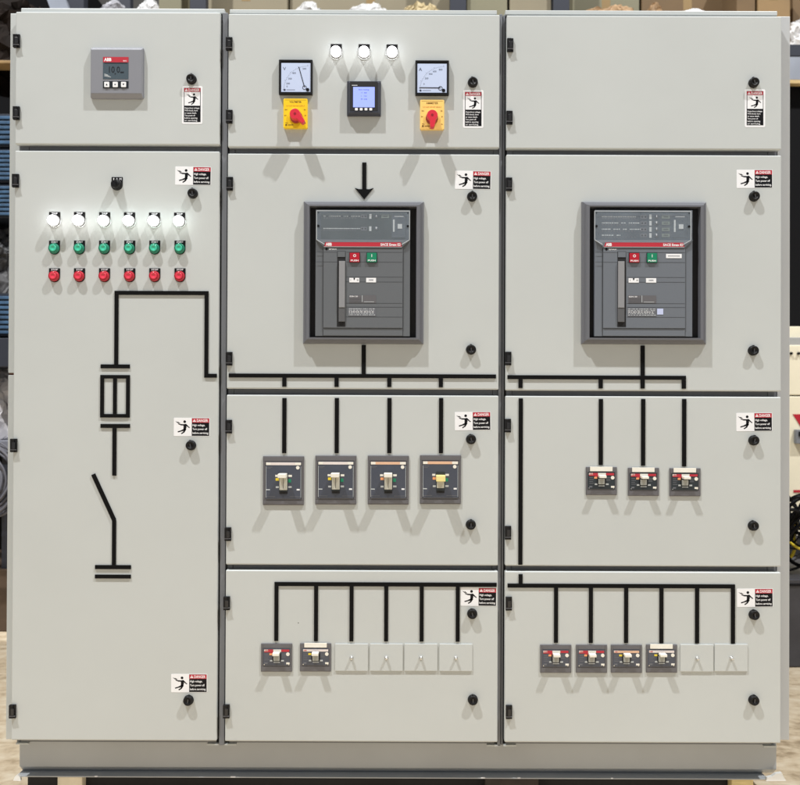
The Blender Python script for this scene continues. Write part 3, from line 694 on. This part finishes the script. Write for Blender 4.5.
# small moulded case breakers
def mccb(cx, cy, acc, tab, dark, lab):
    f = lambda x: cx + x; g = lambda y: cy + y
    m = MB(cx, cy)
    m.box(f(-15.5), f(15.5), g(-14), g(14), 0, .0036, MCB, .0007)
    m.box(f(-14.8), f(14.8), g(8.8), g(13.4), .0035, .0046, MCB, .0005)
    for x in (-15, 11.6 if tab else 13.6): m.box(f(x), f(x+(3.4 if tab else 1.4)), g(-13.4), g(-9.2), .0035, .0044, MCB, .0003)
    for x in (-15, 13.6): m.box(f(x), f(x+1.4), g(-9), g(8.6), .0035, .0044, MCB, .0003)
    if not tab: m.box(f(-13.4), f(13.4), g(-13.2), g(-9.6), .0035, .0042, MCB, .0003)
    o = obj('moulded_case_breaker', m, root, P(cx, cy), lab)
    if tab:
        t = MB(cx, cy-11.8); t.box(f(-11.2), f(11.2), g(-14.3), g(-9.8), 0, .0026, TOGGLEW, .0004)
        obj('name_tab', t, o, P(cx, cy-11.8, -.0037))
    m = MB(cx, cy)
    m.box(f(-13.6), f(13.4), g(-8.8), g(8), 0, .0022, MCBJ if dark else MCBI, .0004)
    am = {'r': RED, 'y': STRIPW, 'o': STRIPO}[acc]
    if acc == 'r':
        m.box(f(-12.4), f(-3.4), g(-8.0), g(-5.2), .0022, .0026, am); m.box(f(4.6), f(12.6), g(-8.0), g(-5.8), .0022, .0026, am); m.box(f(-6.4), f(-3.4), g(-5.1), g(-3.2), .0022, .0026, am)
        m.box(f(-3.3), f(4.5), g(-8.0), g(-5.4), .0022, .0026, TOGGLEW)
    else:
        m.box(f(-12.4), f(12.6), g(-8.0), g(-5.8), .0022, .0026, am)
    for q in range(4): m.box(f(-12), f(-8.4+(q%2)), g(-3.6+q*1.9), g(-3.1+q*1.9), .0022, .0025, FRGREY)
    for q in (-1, 1): m.disc(f(12.2*q), g(7.0), .5, .0022, .0026, CHROME, 8)
    m.box(f(-12.4), f(-8.6), g(-7.9), g(-6.2), .0026, .0028, TOGGLEW); m.text('ABB', f(-12.2), g(-7.0), 1.3, .0029, RED, 'L', .03)
    m.box(f(-7.2), f(-3.6), g(-4.2), g(-2.4), .0022, .0027, {'r': ORG, 'y': YEL, 'o': YEL}[acc])
    m.disc(f(11.2), g(-3.4), 1.8, .0022, .0030, TOGGLEW, 14)
    m.box(f(9.6), f(13), g(4.8), g(6.6), .0022, .0027, TOGGLEW); m.box(f(-12), f(-9), g(5), g(6.4), .0022, .0026, FRGREY)
    for x in (-6.6, 4.4): m.box(f(x), f(x+2.8), g(2.4), g(3.9), .0022, .0027, PRINTG)
    m.box(f(-2.8), f(3.2), g(4.4), g(5.2), .0022, .0027, PRINTG)
    for q in range(3): m.box(f(5), f(9), g(-3.8+q*1.5), g(-3.3+q*1.5), .0022, .0025, FRGREY)
    m.box(f(-4.2), f(4.4), g(-4.4), g(3.6), .0022, .0034, STBLK, .0003)
    obj('front_plate', m, o, P(cx, cy, -.0035))
    m = MB(cx, cy)
    m.box(f(-3.0), f(3.1), g(-2.6), g(2.9), 0, .006, mat('toggle_grey', srgb(160, 162, 158), .4), .0006)
    m.box(f(-3.2), f(3.4), g(-6.4), g(-3.9), .004, .0255, TOGGLEW, .0009)
    obj('toggle', m, o, P(cx, cy+.3, -.0067))
    return o
for i, (x, y) in enumerate(((601.2, 481), (643.2, 481.8), (684.7, 482.2))): mccb(x, y, 'r', True, True, 'small breaker with white tab and red stripe')
mccb(276.7, 657.4, 'r', False, False, 'small breaker with red stripe'); mccb(315.6, 657.2, 'y', True, False, 'small breaker with white tab and pale stripe')
mccb(555.6, 658.6, 'r', False, False, 'small breaker with red stripe'); mccb(591.3, 658.6, 'r', False, False, 'small breaker with red stripe')
mccb(626.2, 658.6, 'o', False, False, 'small breaker with orange stripe'); mccb(661.3, 658.4, 'y', True, False, 'small breaker with white tab and pale stripe')
m = MB(298.4, 623); m.lathe(298.4, 623, [(.55, 0), (.3, .0003), (0, .0003)], STBLK, 7); obj('paint_chip', m, door['b4'], P(298.4, 623))
# blanking plates
m = MB(); m.box(-16.4, 16.4, -13.5, 13.5, 0, .0036, PAINT, .0009)
s_ = MB(); s_.lathe(0, 0, [(1.9, 0), (1.9, .002), (1.3, .003), (1.3, .009), (.9, .0105), (0, .011)], CHROME, 16)
b0 = None
for (x, y) in ((351.6, 657.2), (386.4, 657.2), (420.9, 657.2), (455.8, 657.4), (696.6, 657.8), (730.8, 657.6)):
    if b0 is None:
        b0 = obj('blanking_plate', m, root, P(x, y)); obj('screw', s_, b0, P(x, y+.1) + Vector((0, -.0035, 0)))
    else: dup(b0, root, P(x, y))

# ================================================================= SURFACE AND BACKGROUND
def wbox(m, x0, x1, y0, y1, z0, z1, mt, bevel=0): m.wb(x0, x1, y0, y1, z0, z1, mt, bevel)
def thing(name, c, label, cat, group=None):
    o = link(name, None, None, c); tag(o, label, cat, group); return o

# floor
fm = bpy.data.materials.new('concrete_floor'); fm.use_nodes = True; nt = fm.node_tree; b = nt.nodes['Principled BSDF']
g = nt.nodes.new('ShaderNodeNewGeometry')
n1 = nt.nodes.new('ShaderNodeTexNoise'); n1.inputs['Scale'].default_value = 2.5; n1.inputs['Detail'].default_value = 9; n1.inputs['Roughness'].default_value = .65; n1.inputs['Distortion'].default_value = 1.2
n2 = nt.nodes.new('ShaderNodeTexNoise'); n2.inputs['Scale'].default_value = 22; n2.inputs['Detail'].default_value = 6
mx = nt.nodes.new('ShaderNodeMix'); mx.data_type = 'FLOAT'; mx.inputs[0].default_value = .4
rp = nt.nodes.new('ShaderNodeValToRGB'); e = rp.color_ramp.elements
e[0].position = .38; e[0].color = (.36, .27, .17, 1); e[1].position = .68; e[1].color = (.84, .75, .59, 1)
x_ = rp.color_ramp.elements.new(.48); x_.color = (.62, .50, .345, 1)
fmp = nt.nodes.new('ShaderNodeMapping'); fmp.inputs['Scale'].default_value = (1.0, 2.2, 1); fmp.inputs['Rotation'].default_value = (0, 0, .25); nt.links.new(g.outputs['Position'], fmp.inputs['Vector']); nt.links.new(fmp.outputs['Vector'], n1.inputs['Vector']); nt.links.new(g.outputs['Position'], n2.inputs['Vector'])
nt.links.new(n1.outputs['Fac'], mx.inputs[2]); nt.links.new(n2.outputs['Fac'], mx.inputs[3]); nt.links.new(mx.outputs[0], rp.inputs['Fac'])
nt.links.new(rp.outputs['Color'], b.inputs['Base Color']); b.inputs['Roughness'].default_value = .55
bp = nt.nodes.new('ShaderNodeBump'); bp.inputs['Strength'].default_value = .3; bp.inputs['Distance'].default_value = .004
nt.links.new(n2.outputs['Fac'], bp.inputs['Height']); nt.links.new(bp.outputs['Normal'], b.inputs['Normal'])
m = MW(Vector((0, 4, 0))); m.raw([(-12, -9, 0), (12, -9, 0), (12, 6, 0), (-12, 6, 0)], [(0, 1, 2, 3)], fm)
tag(obj('floor', m, None, (0, 4, 0)), None, None, kind='structure')
m = MW(Vector((0, 9.6, 3))); wbox(m, -12, 12, 9.6, 9.8, 0, 7, mat('hall_wall', (.05, .048, .045), .8, var=.3, vscale=2))
tag(obj('wall', m, None, (0, 9.6, 3)), None, None, kind='structure')

# timber blocks under the plinth
WOOD = mat('pale_timber', srgb(226, 206, 150), .6, var=.12, vscale=30, stretch=(1, 8, 8), bump=.4, bscale=120)
WOODW = mat('whitewashed_timber', srgb(232, 222, 200), .6, var=.08, vscale=20, bump=.4, bscale=120)
zpl = zb
for (pa, pb, mt, lb) in ((54, 79, WOODW, 'whitish timber block under the left end of the plinth'), (486, 540, mat('dark_timber', srgb(52, 44, 40), .7, var=.3, vscale=20), 'dark timber block under the middle of the plinth'), (735, 757, WOOD, 'pale yellow timber block under the right end of the plinth')):
    x0, x1 = P(pa, 783, .02).x, P(pb, 783, .02).x
    c = Vector(((x0+x1)/2, .35, 0)); m = MW(c)
    wbox(m, x0, x1, .045, .75, .001, zpl-.0006, mt, .003)
    tag(obj('timber_block', m, None, c), lb, 'block', 'timber blocks under the plinth')
# plinth corners: lit flange ends, their brightness put into white pieces
LITFLANGE = mat('lit_flange_white', (.82, .82, .80), .6, bump=.3, bscale=80)
for (pts, lb) in (([(15.0, 779.0), (16.6, 775.0), (19.6, 772.6), (21.8, 775.6), (22.6, 779.4)], 'small white piece painted bright as the lit left flange end of the plinth'),
                  ([(764, 779.6), (765, 775.8), (770, 774.6), (774, 771.8), (780, 770.8), (781.6, 774.6), (784.6, 779.2)], 'white piece painted bright as the lit right flange end of the plinth')):
    ax = sum(p[0] for p in pts)/len(pts); ay = 777
    m = MB(ax, ay, S*1.0); m.prism(pts, 0, .012, LITFLANGE, .0008)
    c = P(ax, ay, .048)
    c.y = .046; o = obj('lit_flange_end', m, None, c); tag(o, lb, 'wedge')

# storage rack behind ---------------------------------------------------------
RY = 2.5
def X5(px, y=RY): return P(px, 392, y).x
def Z5(py, y=RY): return P(400, py, y).z
STL = mat('rack_steel_grey', srgb(150, 156, 168), .45, metal=.2, var=.08, vscale=6)
STLD = mat('rack_steel_dark', srgb(40, 44, 56), .5)
zs = Z5(44)
rk = thing('storage_rack', (0, RY, 0), 'tall grey steel storage rack loaded with boxes behind the switchboard', 'rack')
m = MW(Vector((0, RY, 0))); wbox(m, X5(62), X5(1000), RY, RY+1.0, zs-.028, zs, mat('rack_board', srgb(200, 190, 176), .6, var=.1, vscale=5)); obj('shelf_board', m, rk, (0, RY, 0))
m = MW(Vector((0, RY, 0))); wbox(m, X5(62), X5(1000), RY-.05, RY, zs-.075, zs-.012, STLD, .002); wbox(m, X5(62), X5(1000), RY-.046, RY, zs-.205, zs-.0755, STL, .003)
wbox(m, X5(62), X5(1000), RY-.05, RY+.0, zs-.225, zs-.206, mat('rack_timber', srgb(196, 170, 120), .6, var=.15, vscale=12)); obj('beam', m, rk, (0, RY, 0))
for px in (72, 195, 457, 561, 905):
    x = X5(px); m = MW(Vector((x, RY, 0)))
    wbox(m, x-.045, x+.045, RY+.02, RY+.09, .001, zs+1.2, STLD, .003); wbox(m, x-.045, x+.045, RY+.9, RY+.97, .001, zs+1.2, STLD, .003)
    obj('upright', m, rk, (x, RY, 0))
m = MW(Vector((0, RY, 0))); wbox(m, X5(62), X5(1000), RY+.05, RY+1.0, 1.30, 1.33, STLD); wbox(m, X5(62), X5(1000), RY+.02, RY+.05, 1.22, 1.33, STLD)
obj('shelf_board', m, rk, (0, RY, 0))
SHADEFILL = mat('rack_shade_black', (.006, .006, .007), .8, spec=.1)  # black for solid boxes added to darken the rack interior
for (pa, pb, z0, z1, lb) in ((600, 895, 1.335, zs-.207, 'black block added for the dark rack interior behind the right edge'), (-150, 60, .001, zs+.5, 'tall black block added for the dark background behind the left edge')):
    c = Vector((X5((pa+pb)/2), RY+.5, z0)); m = MW(c); wbox(m, X5(pa), X5(pb), RY+.022 if pa > 0 else RY+.3, RY+.85, z0, z1, SHADEFILL, .004)
    tag(obj('dark_fill_block', m, None, c), lb, 'shade block')
CARD = mat('cardboard', srgb(110, 88, 60), .75, var=.12, vscale=5, bump=.2, bscale=60)
CARD2 = mat('cardboard_pale', srgb(138, 129, 108), .75, var=.06, vscale=4)
CARD3 = mat('cardboard_olive', srgb(128, 124, 102), .75, var=.06, vscale=4)
TAPEC = mat('parcel_tape', srgb(146, 122, 84), .35)
def carton(px0, px1, h, dpt, mt, lb, y=RY+.06):
    x0, x1 = P(px0, 5, y).x, P(px1, 5, y).x
    c = Vector(((x0+x1)/2, y+dpt/2, zs)); o = thing('cardboard_box', c, lb, 'box', 'cardboard boxes on the storage rack')
    m = MW(c); wbox(m, x0+.004, x1-.004, y, y+dpt, zs+.001, zs+h, mt, .004)
    obj('carton', m, o, c)
    m = MW(c); xm = (x0+x1)/2; wbox(m, xm-.025, xm+.025, y-.0006, y+dpt*.9, zs+h*.55, zs+h+.0008, TAPEC); obj('packing_tape', m, o, c)
carton(158, 182, .55, .5, CARD3, 'narrow olive carton on the rack left of the dark post')
carton(204, 288, .62, .6, CARD2, 'beige carton on the rack above the gap of the first two columns', RY+.25)
carton(289, 452, .62, .6, CARD2, 'wide beige carton behind the clear plastic wrap on the rack', RY+.3)
carton(466, 508, .62, .6, CARD3, 'olive beige carton on the rack beside the middle post')
carton(509, 552, .60, .6, CARD2, 'beige carton on the rack left of the black post')
carton(572, 640, .58, .6, CARD3, 'olive carton behind the crumpled brown paper on the rack', RY+.3)
carton(641, 734, .58, .6, CARD, 'brown carton behind the white sheet on the rack', RY+.3)
carton(736, 756, .6, .5, CARD, 'slim brown cardboard box at the right of the rack')
carton(757, 791, .5, .5, mat('cardboard_tan', srgb(140, 114, 78), .75, var=.1, vscale=6), 'tan cardboard box with tape near the right edge')
carton(792, 840, .5, .5, CARD, 'brown cardboard box in the top right corner', RY+.3)
# crumpled sheets, plastic and paper
def crumple(name, px0, px1, h0, h1, mt, lb, cat, y=RY+.02, dpt=.2, amp=.014, seed=1, base=None):
    x0, x1 = P(px0, 5, y).x, P(px1, 5, y).x; zb_ = zs if base is None else base
    rn = random.Random(seed); nx, nz = 34, 20
    c = Vector(((x0+x1)/2, y+dpt/2, zb_)); vs = []; fs = []
    w_ = (x1-x0)/2
    for j in range(nz+1):
        ph = math.pi/2*j/nz
        for i in range(nx*2):
            a = math.pi*i/nx
            hh = h0 + (h1-h0)*(math.cos(a)*.5+.5)
            r = (math.cos(ph))**.45
            vs.append((w_*r*math.cos(a) + rn.uniform(-amp, amp)*.2, dpt/2*r*math.sin(a) + rn.uniform(-amp, amp)*.2, .002 + hh*math.sin(ph)**.8 + (rn.uniform(-amp, amp)*.25 if j else 0)))
    n = nx*2
    for j in range(nz):
        for i in range(n): fs.append((j*n+i, j*n+(i+1) % n, (j+1)*n+(i+1) % n, (j+1)*n+i))
    fs.append(tuple(range(nz*n, (nz+1)*n)))
    out = []
    for (a, b_, d) in vs:
        v = Vector((a, b_, d)); q = noise.noise_vector(v*16 + Vector((seed*7.1, 0, 0)))*amp*2.2 + noise.noise_vector(v*45 + Vector((seed, 3, 0)))*amp
        out.append((a+q.x, b_+q.y, max(.002, d + (q.z if d > .01 else 0))))
    m = MW(c); m.raw(out, fs, mt, False)
    o = obj(name, m, None, c); tag(o, lb, cat); return o
PLAS = mat('clear_wrap', srgb(205, 205, 205), .15, coat=.6, var=.25, vscale=25)
FOIL = mat('white_foil', srgb(225, 225, 226), .25, coat=.5, var=.2, vscale=20)
KRAFT = mat('kraft_paper', srgb(160, 130, 96), .6, var=.25, vscale=14)
top = Z5(0) - zs
crumple('wrapped_roll', 94, 118, top, top*1.1, mat('wrapped_white', srgb(170, 170, 176), .4, var=.2, vscale=18), 'white wrapped roll on the rack above the controller', 'roll', seed=2)
crumple('wrapped_parcel', 130, 158, top*1.02, top*1.2, FOIL, 'shiny white foil parcel on the rack above the left column', 'parcel', seed=3)
crumple('plastic_bag', 289, 324, top*.99, top*1.08, PLAS, 'crumpled clear plastic bag above the three small lamps', 'bag', seed=4)
crumple('plastic_bag', 340, 392, top*1.0, top*1.05, PLAS, 'wide crumpled clear plastic bag beside the yellow papers', 'bag', seed=5)
crumple('paper_bundle', 398, 450, top*1.1, top*1.02, mat('manila_paper', srgb(190, 172, 132), .6, var=.12, vscale=8), 'pale yellow paper bundle on the rack beside the plastic bag', 'paper', seed=6)
crumple('kraft_paper', 578, 646, top*.98, top*1.02, KRAFT, 'crumpled brown kraft paper above the right column', 'paper', seed=7)
crumple('kraft_paper', 646, 668, top*1.06, top*1.0, KRAFT, 'small twist of brown paper beside the white sheet', 'paper', seed=8)
crumple('paper_sheet', 664, 722, top*.93, top*.94, WHITE, 'low crumpled white sheet on the rack above the right column', 'paper', seed=9, amp=.008)
crumple('plastic_bag', 792, 830, Z5(14)-zs, Z5(10)-zs, FOIL, 'white plastic bag on the shelf at the right edge', 'bag', seed=10, y=RY+.0)
# diagonal brace top left
m = MW(Vector((X5(66), RY-.1, zs))); a = P(55, 0, RY-.1); bb = P(82, 14, RY-.1)
m.solid([(a.x-.05-X5(66), 0, a.z+.02-zs), (a.x+.05-X5(66), 0, a.z+.02-zs), (bb.x+.05-X5(66), 0, bb.z-.3-zs), (bb.x-.05-X5(66), 0, bb.z-.3-zs), (a.x-.05-X5(66), .04, a.z+.02-zs), (a.x+.05-X5(66), .04, a.z+.02-zs), (bb.x+.05-X5(66), .04, bb.z-.3-zs), (bb.x-.05-X5(66), .04, bb.z-.3-zs)],
        [(0, 1, 2, 3), (7, 6, 5, 4), (0, 4, 5, 1), (1, 5, 6, 2), (2, 6, 7, 3), (3, 7, 4, 0)], STL)
obj('brace', m, rk, (X5(66), RY-.1, zs))

# left edge: crates and coils
LY = 1.9
def XL(px): return P(px, 392, LY).x
def ZL(py): return P(0, py, LY).z
crumple('dark_tarpaulin', -70, 54, ZL(-14)-ZL(60), ZL(-14)-ZL(60), mat('brown_tarp', srgb(26, 19, 15), .8, var=.4, vscale=10, spec=.15), 'dark brown tarpaulin heap in the top left corner', 'tarpaulin', seed=11, dpt=.6, y=LY+.02, base=ZL(60)+.001, amp=.02)
BLU = mat('blue_crate', srgb(56, 88, 120), .5, var=.35, vscale=20)
BLUD = mat('blue_crate_dark', srgb(20, 30, 46), .6)
shelf_l = thing('side_shelf', (XL(-60), LY, 0), 'dark steel side shelf at the left edge holding blue crates', 'shelf')
for (pz, t, mt, nm) in ((60, .045, mat('shelf_timber', srgb(150, 122, 80), .6, var=.15, vscale=12), 'shelf_board'), (338, .14, STLD, 'shelf_board')):
    m = MW(Vector((XL(-60), LY, 0))); wbox(m, XL(-140), XL(60), LY, LY+.1 if pz < 100 else LY+.8, ZL(pz)-t*.35 if pz < 100 else ZL(pz)-t, ZL(pz), mt, .003); obj(nm, m, shelf_l, (XL(-60), LY, 0))
for px in (-130, 62):
    m = MW(Vector((XL(px), LY, 0))); wbox(m, XL(px)-.03, XL(px)+.03, LY+.02, LY+.08, .001, ZL(20), STLD); obj('post', m, shelf_l, (XL(px), LY, 0))
def crate(px0, px1, py0, py1, lb, mt=BLU):
    c = Vector(((XL(px0)+XL(px1))/2, LY+.3, ZL(py1))); o = thing('blue_crate', c, lb, 'crate', 'blue crates on the left shelf')
    m = MW(c); wbox(m, XL(px0), XL(px1), LY+.06, LY+.55, ZL(py1)+.002, ZL(py0), BLUD, .003); obj('shell', m, o, c)
    m = MW(c); n = max(3, int((py1-py0)/5))
    for i in range(n):
        z = ZL(py1) + .01 + (ZL(py0)-ZL(py1)-.02)*(i+.2)/n
        wbox(m, XL(px0)-.002, XL(px1)+.002, LY+.045, LY+.06, z, z + (ZL(py0)-ZL(py1))/n*.55, mt, .002)
    obj('ribs', m, o, c)
mp = ZL(251)
crate(-90, 11, 110, 144, 'top blue ribbed crate of the left stack'); crate(-90, 11, 145, 180, 'second blue ribbed crate from the top of the left stack'); crate(-90, 11, 181, 216, 'third blue ribbed crate of the left stack')
crate(-90, 11, 292, 336, 'blue ribbed crate standing on the dark shelf beam')
crumple('cable_bundle', -80, 12, ZL(218)-ZL(290), ZL(222)-ZL(290), mat('grey_scrap', srgb(70, 70, 72), .6, var=.8, vscale=22, vcol=(.01, .01, .012)), 'grey and black cable bundle between the blue crates', 'cable', y=LY+.04, dpt=.4, seed=12, base=ZL(291), amp=.02)
crumple('white_sack', -70, 14, ZL(368)-ZL(440), ZL(368)-ZL(440), mat('sack_white', srgb(214, 212, 216), .6, var=.12, vscale=8), 'white sack at the left edge', 'sack', y=LY+.05, dpt=.5, seed=13, base=ZL(441), amp=.02)
bn = thing('work_table', (XL(-50), LY, 0), 'low grey work table with a white sack at the left edge', 'table')
m = MW(Vector((XL(-50), LY, 0))); wbox(m, XL(-120), XL(18), LY, LY+.7, ZL(452), ZL(441)-.001, mat('table_grey', srgb(130, 132, 142), .5)); obj('table_top', m, bn, (XL(-50), LY, 0))
for px in (-110, 4):
    m = MW(Vector((XL(px), LY, 0))); wbox(m, XL(px)-.02, XL(px)+.02, LY+.03, LY+.07, .001, ZL(452)-.001, STLD); obj('leg', m, bn, (XL(px), LY, 0))
# coil of wire under the table
def torus_pts(c, r, n=40, tilt=0, sx=1): return [Vector((c[0] + sx*r*math.cos(2*math.pi*i/n), c[1] + tilt*math.sin(2*math.pi*i/n), c[2] + r*math.sin(2*math.pi*i/n))) for i in range(n)]
def tube(m, pts, rad, mt, closed=True, n=6):
    vs = []; fs = []; N = len(pts)
    for i, p in enumerate(pts):
        q = pts[(i+1) % N] if (closed or i < N-1) else p; pr = pts[i-1] if (closed or i > 0) else p
        t = (q-pr).normalized(); u = t.cross(Vector((.13, .97, .2))).normalized(); v = t.cross(u)
        for k in range(n): a = 2*math.pi*k/n; w_ = p + u*rad*math.cos(a) + v*rad*math.sin(a); vs.append(tuple(w_ - m.c))
    for i in range(N if closed else N-1):
        for k in range(n): fs.append((i*n+k, ((i+1) % N)*n+k, ((i+1) % N)*n+(k+1) % n, i*n+(k+1) % n))
    m.raw(vs, fs, mt, True)
rn = random.Random(5)
c = Vector((XL(-12), LY-.1, ZL(478))); m = MW(c)
for i in range(16): tube(m, torus_pts((c.x+rn.uniform(-.03, .03), c.y+rn.uniform(-.06, .06), c.z+rn.uniform(-.02, .02)), .16+rn.uniform(-.05, .02), tilt=rn.uniform(-.05, .05)), .006, mat('coil_grey', srgb(96, 96, 104), .45))
tag(obj('wire_coil', m, None, c), 'grey coil of wire hanging below the table at the left edge', 'coil')
c = Vector((XL(-30), LY+.3, 0)); m = MW(c); wbox(m, XL(-100), XL(12), LY, LY+.6, .001, ZL(505)*.0+.30, mat('dark_crate_wood', srgb(80, 64, 50), .7, var=.2, vscale=12), .004)
tag(obj('wooden_crate', m, None, c), 'brown wooden crate standing on the floor at the left edge', 'crate')

# right edge: cream machine on a dark pallet with a cable heap
MY = 2.0
def XM(px): return P(px, 392, MY).x
def ZM(py): return P(800, py, MY).z
CREAM = mat('machine_cream', srgb(232, 224, 200), .45, var=.04, vscale=4)
mc = thing('machine_cabinet', (XM(830), MY, ZM(536)), 'cream machine cabinet with red triangle and grey switch box at the right edge', 'machine')
c0 = (XM(830), MY, ZM(536))
m = MW(Vector(c0)); wbox(m, XM(776), XM(900), MY, MY+.7, ZM(396)+.004, ZM(345), CREAM, .004); wbox(m, XM(776), XM(900), MY, MY+.7, ZM(536), ZM(396)-.002, CREAM, .004)
wbox(m, XM(778), XM(898), MY+.02, MY+.68, ZM(396)-.004, ZM(396)+.006, STBLK)
obj('body', m, mc, c0)
m = MW(Vector(c0)); wbox(m, XM(780), XM(880), MY+.1, MY+.6, ZM(345)+.001, ZM(336), mat('machine_grey', srgb(150, 150, 150), .5), .003); wbox(m, XM(784), XM(860), MY+.15, MY+.5, ZM(336), ZM(324), CREAM, .003)
obj('top_cover', m, mc, c0)
RM = mat('machine_red', srgb(176, 24, 44), .4)
c1 = Vector((XM(798.5), MY-.001, ZM(418))); m = MB(798.5, 418, 1/ (F/(MY+D))); m.prism([(792.6, 414.2), (810, 414.2), (801.3, 428)], 0, .002, RM); obj('triangle_mark', m, mc, c1)
c1 = Vector((XM(797), MY-.001, ZM(437))); m = MB(797, 437, 1/(F/(MY+D))); m.box(793.6, 806, 429.5, 443.6, 0, .03, mat('machine_switch_grey', srgb(120, 122, 128), .5), .003); m.box(796, 799, 431.5, 436, .03, .036, STBLK); obj('switch_box', m, mc, c1)
c1 = Vector((XM(800), MY-.001, ZM(491))); m = MB(800, 491, 1/(F/(MY+D))); m.box(793.5, 830, 490, 492.4, 0, .002, RM); obj('red_stripe', m, mc, c1)
for px in (790.5, 798):
    c1 = Vector((XM(px), MY-.001, ZM(353.5))); m = MB(px, 353.5, 1/(F/(MY+D))); m.disc(px, 353.5, 1.4, 0, .012, STBLK, 14); obj('button', m, mc, c1)
c = Vector((XM(830), MY+.1, 0)); m = MW(c)
wbox(m, XM(770), XM(900), MY-.25, MY+.9, ZM(570)*.0+.12, ZM(536)-.001 if False else .16, STBLK, .003)
zp = ZM(536)-.002
m = MW(c); wbox(m, XM(772), XM(900), MY-.02, MY+.8, .002, zp, mat('pallet_dark', srgb(40, 40, 44), .6, var=.3, vscale=10), .004); 
tag(obj('steel_base', m, None, c), 'dark steel base under the cream machine', 'base')
# low dark trunk in front carrying the cable heap
FYM = 1.35
x0, x1 = P(770, 590, FYM).x, P(880, 590, FYM).x; zt_ = P(800, 579, FYM).z
c = Vector(((x0+x1)/2, FYM+.3, 0)); m = MW(c); wbox(m, x0, x1, FYM, FYM+.5, .001, zt_, mat('trunk_grey', srgb(66, 66, 72), .5, var=.2, vscale=8), .006); wbox(m, x0-.004, x1+.004, FYM-.004, FYM+.504, zt_-.03, zt_-.02, STBLK)
tag(obj('tool_trunk', m, None, c), 'low dark grey trunk on the floor below the cables at the right edge', 'trunk')
c = Vector((P(800, 540, FYM).x, FYM+.15, zt_)); m = MW(c); rn = random.Random(9)
hh = P(800, 497, FYM).z - zt_
for i in range(46):
    mt = (STBLK, STBLK, BLACK, mat('cable_grey', srgb(120, 120, 124), .5), YEL)[0 if i % 3 else rn.randrange(5)]
    r = rn.uniform(.05, .12); cx_ = c.x + rn.uniform(-.05, .3); cz_ = zt_ + r + .006 + rn.uniform(0, max(.01, hh-2*r)); 
    tube(m, torus_pts((cx_, c.y+rn.uniform(-.08, .12), cz_), r, tilt=rn.uniform(-.1, .1), sx=rn.uniform(.6, 1.1)), rn.choice((.004, .006, .008)), mt)
tag(obj('cable_heap', m, None, c), 'tangled heap of black, grey and yellow cables on the trunk at the right edge', 'cables')

# ================================================================= LIGHT
def lampo(name, loc, watts, col, rad):
    l = bpy.data.lights.new(name, 'POINT'); l.energy = watts; l.color = col; l.shadow_soft_size = rad
    o = bpy.data.objects.new(name, l); COL.objects.link(o); o.location = loc; return o
lampo('hall_lamp', (-3.9, -11/3.2, 1.1+11), 5550, (1, .995, .98), .13)
lampo('hall_lamp', (5.7, -12/3.2, 1.1+12), 6100, (1, .995, .98), .13)
w_ = bpy.data.worlds.new('World'); scn.world = w_; w_.use_nodes = True
bg = w_.node_tree.nodes['Background']; bg.inputs['Color'].default_value = (.95, .97, 1, 1); bg.inputs['Strength'].default_value = .345
scn.render.engine = 'CYCLES'
scn.render.resolution_x = 1024; scn.render.resolution_y = 1005
scn.view_settings.view_transform = 'Standard'; scn.view_settings.look = 'None'; scn.view_settings.exposure = 0; scn.view_settings.gamma = 1
